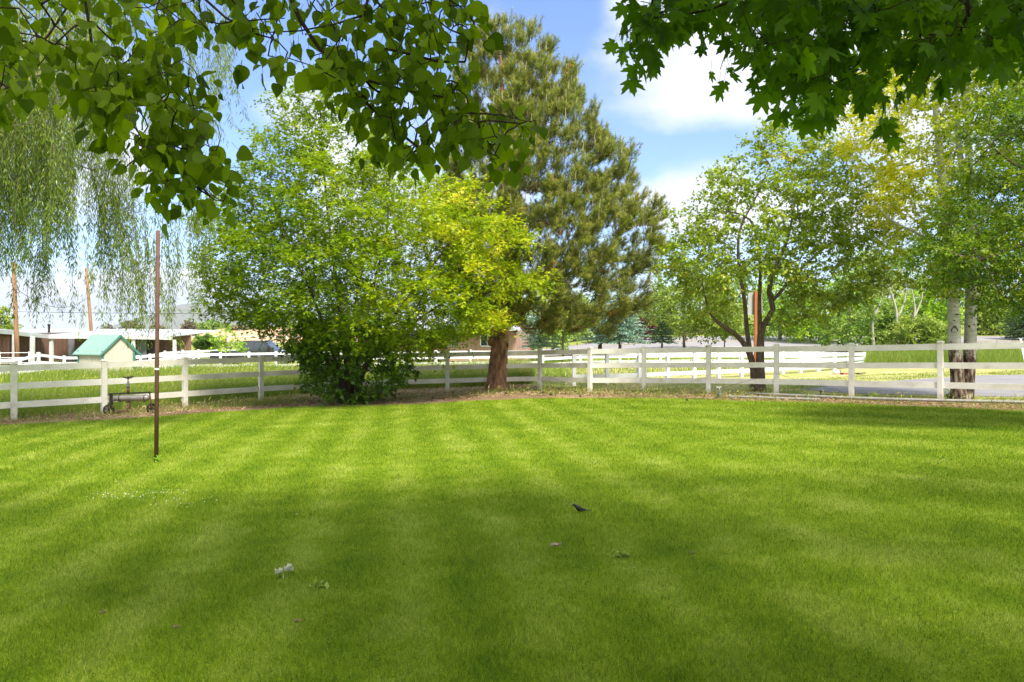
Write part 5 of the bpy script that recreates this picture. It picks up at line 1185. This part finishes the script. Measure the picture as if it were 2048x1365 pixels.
conifer('fir_tree', 'dark conifer at the right edge across the highway', 2052, 66, 560, 672, 45, M['lf_fir'], 260, .15)
M['pale_trunk'] = surf('pale_dead_bark', [(.30,.26,.20), (.46,.42,.35)], scale=3, bump=.3)
for i, (px, lean, pyt, lab) in enumerate([(1748, -6, 575, 'leftmost bare pale trunk in the wood beyond the driveway'), (1796, -22, 560, 'forked bare pale trunk in the middle of the wood'), (1829, -6, 575, 'rightmost slender bare pale trunk in the wood, beside the vivid green tree')]):
    Y = 51; b = gd(px, Y); t = thing('bare_tree', b, lab, 'tree', 'bare pale trunks in the wood'); s = Skel(); rg = rs(300+i)
    s.limb([b, at(px-3, 650, Y), at(px+lean*.3+3, 620, Y), at(px+lean, pyt, Y)], .12, .03, .4); s.limb([at(px-2, 640, Y), at(px+14, 600, Y), at(px+18, pyt-5, Y)], .07, .02, .4)
    Tg = np.array([at(px+rg.uniform(-32, 32), rg.uniform(515, 610), Y+rg.uniform(-.8, .8)) for _ in range(26)]); s.grow(Tg, i, .4, .5, .1)
    V, Fq = s.mesh(.011, .04, i); mesh_np('trunk', V, Fq, M['pale_trunk'], t, smooth=True)
# left distance
bgtree('young_tree', 'wispy bright green young tree left of the pickup', 'tree', 452, 46, [(640,444,456), (660,440,465), (685,432,485), (700,430,490)], M['lf_bright'], 34, 30, .6, .13, 270, .05, mind=.3)
bgtree('round_bush', 'round bright green bush below the irrigation pipe', 'bush', 410, 70, [(672,398,420), (680,390,428), (695,390,430)], M['lf_wood'], 30, 80, .7, .22, 271, .08)
bgtree('ash_tree', 'pale brownish green tree at the left edge above the barn', 'tree', 0, 80, [(612,-20,8), (630,-40,16), (660,-50,20)], M['lf_olive'], 40, 80, 1, .25, 272, .12)
D = 'trees along the far left horizon'
far = [(212, 652, 14, 'lf_brown', 'brown far tree just right of the leaning pole'), (262, 646, 16, 'lf_brown', 'bare looking brown far tree above the shed ridge'), (285, 656, 12, 'lf_wood', 'low green far tree right of the shed ridge'), (316, 650, 12, 'lf_brown', 'brown far tree behind the rust steel post'),
       (379, 643, 9, 'lf_brown', 'dark brown far tree standing alone under the mountain'), (400, 646, 17, 'lf_wood', 'dull green far tree under the mountain peak'), (424, 641, 18, 'lf_wood', 'tallest dull green far tree under the mountain'), (450, 648, 16, 'lf_brown', 'pale brown far tree behind the young green tree'), (474, 652, 15, 'lf_brown', 'faded brown far tree on the tan field edge'), (505, 650, 16, 'lf_brown', 'reddish brown far tree above the pickup cab'), (535, 652, 16, 'lf_brown', 'brown far tree beside the maple edge'), (590, 645, 25, 'lf_wood', 'green far tree seen through the maple'), (650, 640, 30, 'lf_wood', 'broad far tree seen through the maple'), (860, 640, 30, 'lf_wood', 'broad far tree behind the house roof'), (960, 635, 28, 'lf_wood', 'far tree behind the house gable')]
for i, (px, pt_, hw, lf, lab) in enumerate(far):
    Y = 215+7*(i % 4); bgtree('distant_tree', lab, 'tree', px, Y, [(pt_, px-hw*.4, px+hw*.4), (pt_+7, px-hw*.9, px+hw*.9), (pt_+16, px-hw, px+hw), (pt_+24, px-hw*.8, px+hw*.8)], M[lf], 26, 60, 2.2, .55, 280+i, .2, group=D, mind=1)

# ================================================================== SMALL THINGS
# wheeled tank ornament
ob = gp(262, 828); OY = ob[1]-.05; q = lambda px, py, dy=0.0: at(px, py, OY+dy)
k1 = OY/F
tk = thing('garden_ornament', q(262, 829), 'rusty wheeled stand with grey tank and handwheel valve by the left fence', 'ornament')
MB().tube([q(228,803.5), q(229.5,800), q(232,797.5), q(235,797), q(293,796.2), q(296,797.5), q(298.5,799.5)], [.01, .06, .078, .084, .084, .075, .02], 18).build('tank', M['steel_tank'], tk, smooth=True)
for px in (240.5, 290.5):
    c = q(px, 796.8); pts = [c+[.004*math.sin(a), .088*math.sin(a), .092*math.cos(a)] for a in np.linspace(0, 2*math.pi, 17)]; MB().tube(pts, .009, 5).build('strap', M['iron'], tk)
mb = MB(); mb.beam(q(218,788.3), q(302,785), .05, .035); mb.build('crossbar', M['iron'], tk)
mb = MB(); mb.beam(q(222.5,788), q(222.5,820), .02, .085, up=(1,0,0)); mb.build('side_plate', M['iron'], tk)
MB().tube([q(299,785.5), q(300.5,796), q(302.5,808), q(304,819)], .019, 7).build('side_arm', M['rust'], tk, smooth=True)
MB().tube([q(257.5,792,.03), q(257.5,816,.03)], .031, 12).build('riser_pipe', M['rust'], tk, smooth=True)
MB().tube([q(257.5,803), q(257.3,818), q(256,821,.0), q(252,822.3), q(240,824), q(226,826)], [.036, .036, .04, .04, .034, .034], 12).build('elbow_pipe', M['rust'], tk, smooth=True)
MB().tube([q(256.3,786), q(256.3,776)], .033, 12).build('pipe_neck', M['rust'], tk, smooth=True)
v_ = MB().tube([q(256.3,776), q(256.3,773), q(256.3,768), q(256.3,764), q(256.3,758)], [.037, .04, .034, .02, .014], 12).build('valve', M['galv'], tk, smooth=True)
c = q(256.3, 755.5); mb = MB(); mb.tube([c+[.12*math.cos(a), .12*math.sin(a), .018*math.sin(2*a)+.01] for a in np.linspace(0, 2*math.pi, 25)], .011, 6)
for a in np.arange(5)*2*math.pi/5: mb.tube([c-[0, 0, .035], c+[.12*math.cos(a), .12*math.sin(a), .012]], .009, 5)
mb.tube([c-[0, 0, .05], c+[0, 0, .03]], .018, 8); mb.build('handwheel', M['iron'], v_)
def iron_wheel(c, yaw, tilt, r=.135, nm='wheel'):
    d = np.array([math.cos(yaw)*math.cos(tilt), math.sin(yaw)*math.cos(tilt), math.sin(tilt)]); u = unit(np.cross(d, [0, 0, 1])[None])[0]; w = np.cross(u, d)
    mb = MB(); ring = np.linspace(0, 2*math.pi, 29); n = 28
    V = []
    for a in ring[:-1]:
        e = math.cos(a)*u+math.sin(a)*w
        for rr, dd in ((r, -.035), (r, .035), (r-.014, .035), (r-.014, -.035)): V.append(c+e*rr+d*dd)
    Fc = []
    for i in range(n):
        j = (i+1) % n
        for k in range(4): Fc.append((4*i+k, 4*i+(k+1) % 4, 4*j+(k+1) % 4, 4*j+k))
    mb.add(V, Fc); wl = mb.build(nm, M['iron'], tk)
    mb = MB()
    for a in np.arange(6)*math.pi/3+.3: mb.tube([c, c+(math.cos(a)*u+math.sin(a)*w)*(r-.01)], .010, 5)
    mb.tube([c-d*.045, c+d*.045], .03, 10); mb.build('spokes', M['iron'], wl)
iron_wheel(q(217.5, 820)+[0, 0, .005], R(-35), 0); iron_wheel(q(303, 818), R(-18), R(10)); iron_wheel(q(313, 818.5, .12), R(200), R(10))

# irrigation hand-line pipes, elbow and stake at the right fence
def gl(px, py, dz=0, dy=0): b = gp(px, py); b[1] += dy; b[2] = G(b[0], b[1])+dz; return b
MB().tube([gl(1455,797.5,.05), gl(1500,799,.055), gl(1560,801,.05), gl(1640,803.5,.05)], .036, 10).build('x', M['alu']); o = bpy.data.objects['x']; o.name = 'irrigation_pipe'; tag(o, 'shorter dull aluminium pipe lying on the mulch, ending near the valve elbow', 'pipe')
pts = [gl(px, py, .06) for px, py in ((1490,794), (1560,797), (1640,800.5), (1703,803.5), (1800,807), (1900,809.5), (2048,813), (2200,817), (2420,824))]
for p in pts: p[2] += .03
o = MB().tube(pts, .038, 12).build('irrigation_pipe', M['alu'], smooth=True); tag(o, 'long dull aluminium pipe lying along the foot of the right fence', 'pipe')
e0 = gl(1437, 797, .0); ek_ = e0[1]/F; el = thing('pipe_elbow', e0, 'grey metal valve elbow with a T handle standing open in the mulch', 'valve')
f = lambda px, py, dy=0: at(px, py, e0[1]+dy)
MB().tube([f(1436,792,-.08), f(1436.5,791.5,-.03), f(1438.5,790.5,.03), f(1440,789,.04)], [.05, .052, .05, .042], 14, cap=False).build('elbow_mouth', M['galv'], el, smooth=True)
MB().tube([f(1436,792,-.075), f(1436,792,-.06)], .043, 14).build('bore_shade', M['darkin'], el)  # dark disc: shade inside the pipe mouth put in as colour
MB().tube([f(1440,797.5), f(1440,794), f(1440,785), f(1439,780), f(1438.5,775)], [.05, .04, .034, .018, .01], 12).build('valve_body', M['galv'], el, smooth=True)
MB().tube([f(1432,775), f(1443,774.5)], .010, 7).build('t_handle', M['galv'], el)
MB().tube([f(1431.5,775), f(1431.5,770.5)], .005, 5).build('handle_pin', M['galv'], el)
b = gl(1642, 797); st_ = MB().tube([b, at(1641.3,786,b[1]), at(1641.6,783.6,b[1]), at(1641.6,781,b[1])], [.014,.013,.028,.02], 7).build('sprinkler_head', M['iron'], origin=b); tag(st_, 'small dark sprinkler head on a riser by the right fence', 'sprinkler')
# trailer hitch left on the dry verge
hb = gp(1690, 750); M['white_p'] = surf('white_enamel', [(.6,.6,.6), (.75,.75,.75)], scale=9, rough=.4, bump=0); M['red_p'] = surf('faded_red_paint', [(.32,.06,.04), (.45,.10,.07)], scale=9, rough=.6, bump=.1)
ht = thing('tow_frame', hb, 'low red and dark towed frame with a white motor lying on the dry verge', 'equipment'); z = lambda px, py, dy=0: at(px, py, hb[1]+dy)
MB().tube([z(1665,747.5), z(1667,744.6), z(1676,744.4), z(1678,747.5)], [.03, .09, .09, .05], 10).build('motor', M['white_p'], ht)
mb = MB(); mb.beam(z(1676,747), z(1696,748), .06, .06); mb.beam(z(1680,740), z(1681,750), .04, .04, up=(0,1,0)); mb.build('frame', M['red_p'], ht)
mb = MB(); mb.beam(z(1697,747.5), z(1731,746.5), .09, .03); mb.beam(z(1712,748), z(1731,750), .05, .03); mb.build('blade_bar', M['iron'], ht)
MB().tube([z(1684,749,-.06), z(1684,749,.06)], .06, 10).build('wheel', M['tyre'], ht)
# concrete block with dark lid by the pine
cb = gp(1026, 772); cb[1] += 1.0; cb = gd(1026, cb[1]); bl_ = thing('valve_box', cb, 'small pale concrete box with a dark lid just right of the pine trunk', 'box')
h_ = (772-754)/F*cb[1]; M['conc'] = surf('pale_concrete', [(.30,.28,.24), (.42,.40,.35)], scale=9, rough=.9)
mb = MB(); mb.box(cb+[0, 0, h_/2-.05], (.17, .17, h_), .2, .008); mb.build('box_body', M['conc'], bl_); mb = MB(); mb.box(cb+[0, 0, h_-.04], (.2, .2, .025), .2, .006); mb.build('lid', M['iron'], bl_)
# twine strung along the fence
for lab, a, b, sg_ in (('thin slack wire hanging behind the lowest fence rail right of the sign tree', (1549,746), (1680,783), .02), ('thin wire rising from the valve elbow to the fruit tree trunk', (1443,776), (1530,753), .0), ('thin wire running from the pine trunk to the corner fence post', (1085,747), (1150,770), .04),
                       ('thin low wire strung along the foot of the left fence', (40,826), (370,803), .02)):
    Y = gp(a[0], 792 if a[0] > 500 else 832)[1]; Yb = gp(b[0], 792 if a[0] > 500 else 812)[1]; wire(lab, at(*a, Y), at(*b, Yb), sg_, .004, name='fence_wire')
# small plants by the fence
def plant(name, label, px, py, h, w, leaf, n, size, seed, nstem=5, cat='plant', group=None):
    b = gp(px, py); t = thing(name, b, label, cat, group); rg = rs(seed); s = Skel(); s.limb([b, b+[0, 0, h*.2]], .006, .005, .05)
    for _ in range(nstem):
        th = rg.uniform(0, 6.3); r_ = w*rg.uniform(.2, 1); s.limb([b+[0, 0, h*.05], b+[r_*.4*math.cos(th), r_*.4*math.sin(th), h*.5], b+[r_*math.cos(th), r_*math.sin(th), h*rg.uniform(.7, 1)]], .005, .002, .08, attach=0)
    V, Fq = s.mesh(.002, 0, seed); mesh_np('stem', V, Fq, M['bark_maple'], t)
    pts = np.array(s.p); k = rg.randint(2, len(pts), n); P = pts[k]+rg.normal(0, w*.14, (n, 3)); P[:, 2] = np.maximum(P[:, 2], b[2]+.01)
    V, Fc, kk = leaves(T_DIAM, P, rg.normal(0, 1, (n, 3))+[0, 0, .1], rg.normal(0, .5, (n, 3))+[0, 0, 1], size*rg.uniform(.6, 1.2, n))
    mesh_np('leaves', V, Fc, leaf, t, attrs={'rnd': np.repeat(rg.rand(n), kk)}); return t
plant('leafy_weed', 'bright leafy sapling against the left fence post', 391, 800, .62, .13, M['lf_bright'], 120, .06, 401)
plant('leafy_weed', 'low leafy weed on the mulch left of the maple', 441, 804, .22, .12, M['lf_wood'], 70, .06, 402)
plant('leafy_weed', 'trailing green plant at the foot of the poplar fence post', 1896, 801, .3, .16, M['lf_bright'], 110, .05, 403)
plant('leafy_weed', 'green ivy tuft on the fence post by the poplar', 1877, 770, .16, .05, M['lf_wood'], 60, .04, 404)
plant('leafy_weed', 'small yellow green plant beside the valve elbow', 1409, 795, .18, .1, M['lf_olive'], 60, .05, 405)
plant('leafy_weed', 'dandelion rosette in the lawn right of the pale leaf scrap', 1243, 1117, .03, .11, M['lf_olive'], 46, .045, 406, 9)
plant('leafy_weed', 'flat broad leaved weed in the lawn near the crumpled dry leaf', 640, 1178, .025, .07, M['lf_olive'], 30, .06, 407, 6)
for i, (px, py, lab) in enumerate([(1290, 788, 'green weed at the foot of the fence post left of the elbow'), (1610, 800, 'green weed growing over the aluminium pipe'), (1750, 803, 'ragged weed in front of the driveway fence'), (560, 810, 'small weed under the fence left of the maple'), (1160, 784, 'grassy tuft at the fence corner right of the pine'), (1500, 786, 'tangled weed at the foot of the fruit tree')]):
    plant('leafy_weed', lab, px, py, .22, .14, M['lf_olive'], 70, .05, 410+i)

plant('grass_tuft', 'small tuft of longer grass round the foot of the rust brown post', 313, 927, .09, .06, M['lf_bright'], 90, .05, 430, 9)
# bird
bb = gp(1158, 1029); BY = bb[1]; M['feather'] = surf('black_feathers', [(.006,.005,.006), (.022,.016,.018)], scale=40, rough=.45, bump=.3, stretch=(1,3,3), dist=.002)
M['beak'] = surf('dark_beak', [(.02,.018,.015), (.04,.035,.03)], scale=40, rough=.4, bump=0)
bk = BY/F; o3 = lambda px, py, dy=0: at(px, py, BY+dy)
bird = thing('bird', bb, 'small black bird standing in the lawn facing left', 'bird')
spine = [(1144.6,1010.8,.3,.3), (1146,1010,2.1,1.9), (1148,1010.2,3.3,2.9), (1150.5,1012,3.9,3.3), (1153,1014.6,5.2,4.4), (1156,1017,6.0,5.2), (1160,1018.6,5.6,5.0), (1164,1019.6,4.3,4.2), (1168,1020.2,2.9,3.2), (1172,1020.4,1.5,2.5), (1176,1020.4,.9,2.3), (1180.5,1020.4,.6,2.2), (1181.3,1020.5,.2,1.5)]
V = []; nr = 14
for px, py, rv, rh in spine:
    for k in range(nr): a = 2*math.pi*k/nr; V.append(o3(px, py)+[0, rh*bk*math.cos(a), rv*bk*math.sin(a)])
Fc = [(i*nr+k, i*nr+(k+1) % nr, (i+1)*nr+(k+1) % nr, (i+1)*nr+k) for i in range(len(spine)-1) for k in range(nr)]+[tuple(range(nr)), tuple(range(len(spine)*nr-1, (len(spine)-1)*nr-1, -1))]
mb = MB(); mb.add(V, Fc)
for dy, px1 in ((-1.8, 1157), (1.8, 1160.5)):
    d_ = dy*bk; mb.tube([o3(1158.5,1022,d_), o3(px1+.8,1024.5,d_)], [2.0*bk, .8*bk], 7); mb.tube([o3(px1+.8,1024.3,d_), o3(px1-.2,1029,d_)], .0022, 5)
    for tx_ in (-2.6, -2.0, 1.6): mb.tube([o3(px1-.2,1028.8,d_), o3(px1+tx_,1029.4,d_+(.6*bk if tx_ == -2 else -.4*bk))], .0018, 4)
mb.build('body', M['feather'], bird, smooth=True)
MB().tube([o3(1145.2,1010.6), o3(1143.6,1011.2), o3(1141.4,1012.2)], [1.0*bk, .75*bk, .1*bk], 8).build('beak', M['beak'], bird, smooth=True)
for sy in (-1, 1):
    W_ = [o3(1153,1013.5,sy*4.2*bk), o3(1158,1015.2,sy*5.3*bk), o3(1165,1017.8,sy*4.4*bk), o3(1173,1019.8,sy*2.4*bk)]
    V = []
    for p, hgt in zip(W_, (2.0, 3.6, 2.8, .5)): V += [p+[0, -sy*1.0*bk, hgt*bk*.6], p+[0, sy*.5*bk, 0], p+[0, -sy*.6*bk, -hgt*bk*.7], p+[0, -sy*1.6*bk, -hgt*bk*.1]]
    mb = MB(); mb.add(V, [(i*4+k, i*4+(k+1) % 4, i*4+4+(k+1) % 4, i*4+4+k) for i in range(3) for k in range(4)]+[(0,1,2,3), (15,14,13,12)]); mb.build('wing', M['feather'], bird, smooth=True)
    e = o3(1147,1009.6,sy*1.75*bk); MB().tube([e, e+[0, sy*.3*bk, 0]], [.45*bk, .3*bk], 8).build('eye', surf('bird_eye', [(.3,.25,.1), (.4,.32,.12)], scale=9, rough=.1, bump=0), bird)

# crumpled dry leaves
M['dryleaf'] = surf('pale_dry_leaf', [(.2, (.34,.32,.2)), (.5, (.66,.63,.48)), (.8, (.8,.78,.64))], scale=30, rough=.7, bump=.5, dist=.004)
def crumple(lobes, base, mat, label, cat, name, seed):
    t = thing(name, base, label, cat); rg = rs(seed)
    for (cx, cy, L, Wd, yaw, curl, lift) in lobes:
        V = []; nu, nv = 9, 7; d = np.array([math.cos(yaw), math.sin(yaw), 0]); s_ = np.array([-d[1], d[0], 0])
        for i in range(nu):
            u = i/(nu-1); w = Wd*math.sin(math.pi*(.08+.84*u))**.6*(1+.18*math.sin(u*14+seed))
            for j in range(nv):
                v = (j/(nv-1)-.5)*2; z = lift+curl*v*v*Wd+.5*curl*L*(u-.4)**2+.008*math.sin(9*u+5*v+seed)+rg.normal(0, .0015)
                V.append(base+np.array([cx, cy, z+.028])+d*L*(u-.5)+s_*w*v*(.75-.2*abs(curl)))
        V = np.array(V); V2 = V-[0, 0, .0012]; n = nu*nv; Fc = []
        for i in range(nu-1):
            for j in range(nv-1): a = i*nv+j; Fc += [(a, a+1, a+nv+1, a+nv), (n+a, n+a+nv, n+a+nv+1, n+a+1)]
        mesh_np('leaf_lobe', np.concatenate([V, V2]), [np.array(Fc)], mat, t, smooth=True)
    return t
cbp = gp(566, 1158)
lt = crumple([(-.030, .0, .055, .030, .5, 1.0, .010), (.026, .045, .075, .034, 1.1, .9, .022), (.052, .03, .035, .016, -.3, 1.2, .018), (-.045, .01, .03, .015, 1.5, 1.1, .012)], cbp, M['dryleaf'], 'curled pale dry leaf lying in the lawn at lower left', 'leaf', 'dry_leaf', 3)
MB().tube([cbp+[.0, .01, .03], cbp+[.012, -.03, .035], cbp+[.02, -.06, .02]], .002, 5).build('leaf_stem', M['dryleaf'], lt)
c2 = gp(1112, 1102); crumple([(0, 0, .09, .022, .15, .7, .012), (-.03, .01, .04, .018, 1.2, .9, .01)], c2, surf('pink_dry_leaf', [(.42,.28,.20), (.66,.50,.42)], scale=30, bump=.4), 'small pinkish dry leaf scrap lying in the lawn below the bird', 'leaf', 'dry_leaf', 5)
for i, (px, py) in enumerate([(352, 1262), (205, 1232), (1385, 1112), (596, 1250)]):
    c3 = gp(px, py); crumple([(0, 0, .05, .004, i*1.1, .5, -.004)], c3, M['litter2'] if 'litter2' in M else M.setdefault('litter2', surf('tan_dry_leaf', [(.3,.2,.1), (.45,.32,.18)], scale=30, bump=.3)), ['thin tan leaf sliver in the lawn low left of the curled pale leaf', 'thin tan leaf sliver in the lawn at far lower left', 'thin tan leaf sliver in the lawn right of the dandelion rosette', 'thin tan leaf sliver in the lawn directly below the curled pale leaf'][i], 'leaf', 'dry_leaf', 7+i)

# ================================================================== HAZE
def haze():
    mb = MB(); mb.box((0, 1500, 170), (13000, 13400, 360)); m = bpy.data.materials.new('valley_air'); m.use_nodes = True; nt = m.node_tree; nt.nodes.remove(nt.nodes['Principled BSDF'])
    v = N(nt, 'ShaderNodeVolumePrincipled'); v.inputs['Color'].default_value = (.86, .92, 1, 1); v.inputs['Density'].default_value = HAZE; v.inputs['Anisotropy'].default_value = .2
    nt.links.new(v.outputs[0], nt.nodes['Material Output'].inputs['Volume'])
    tag(mb.build('haze', m), 'thin pale blue valley air in front of the mountain', 'haze', kind='stuff')
HAZE = .00012
haze()
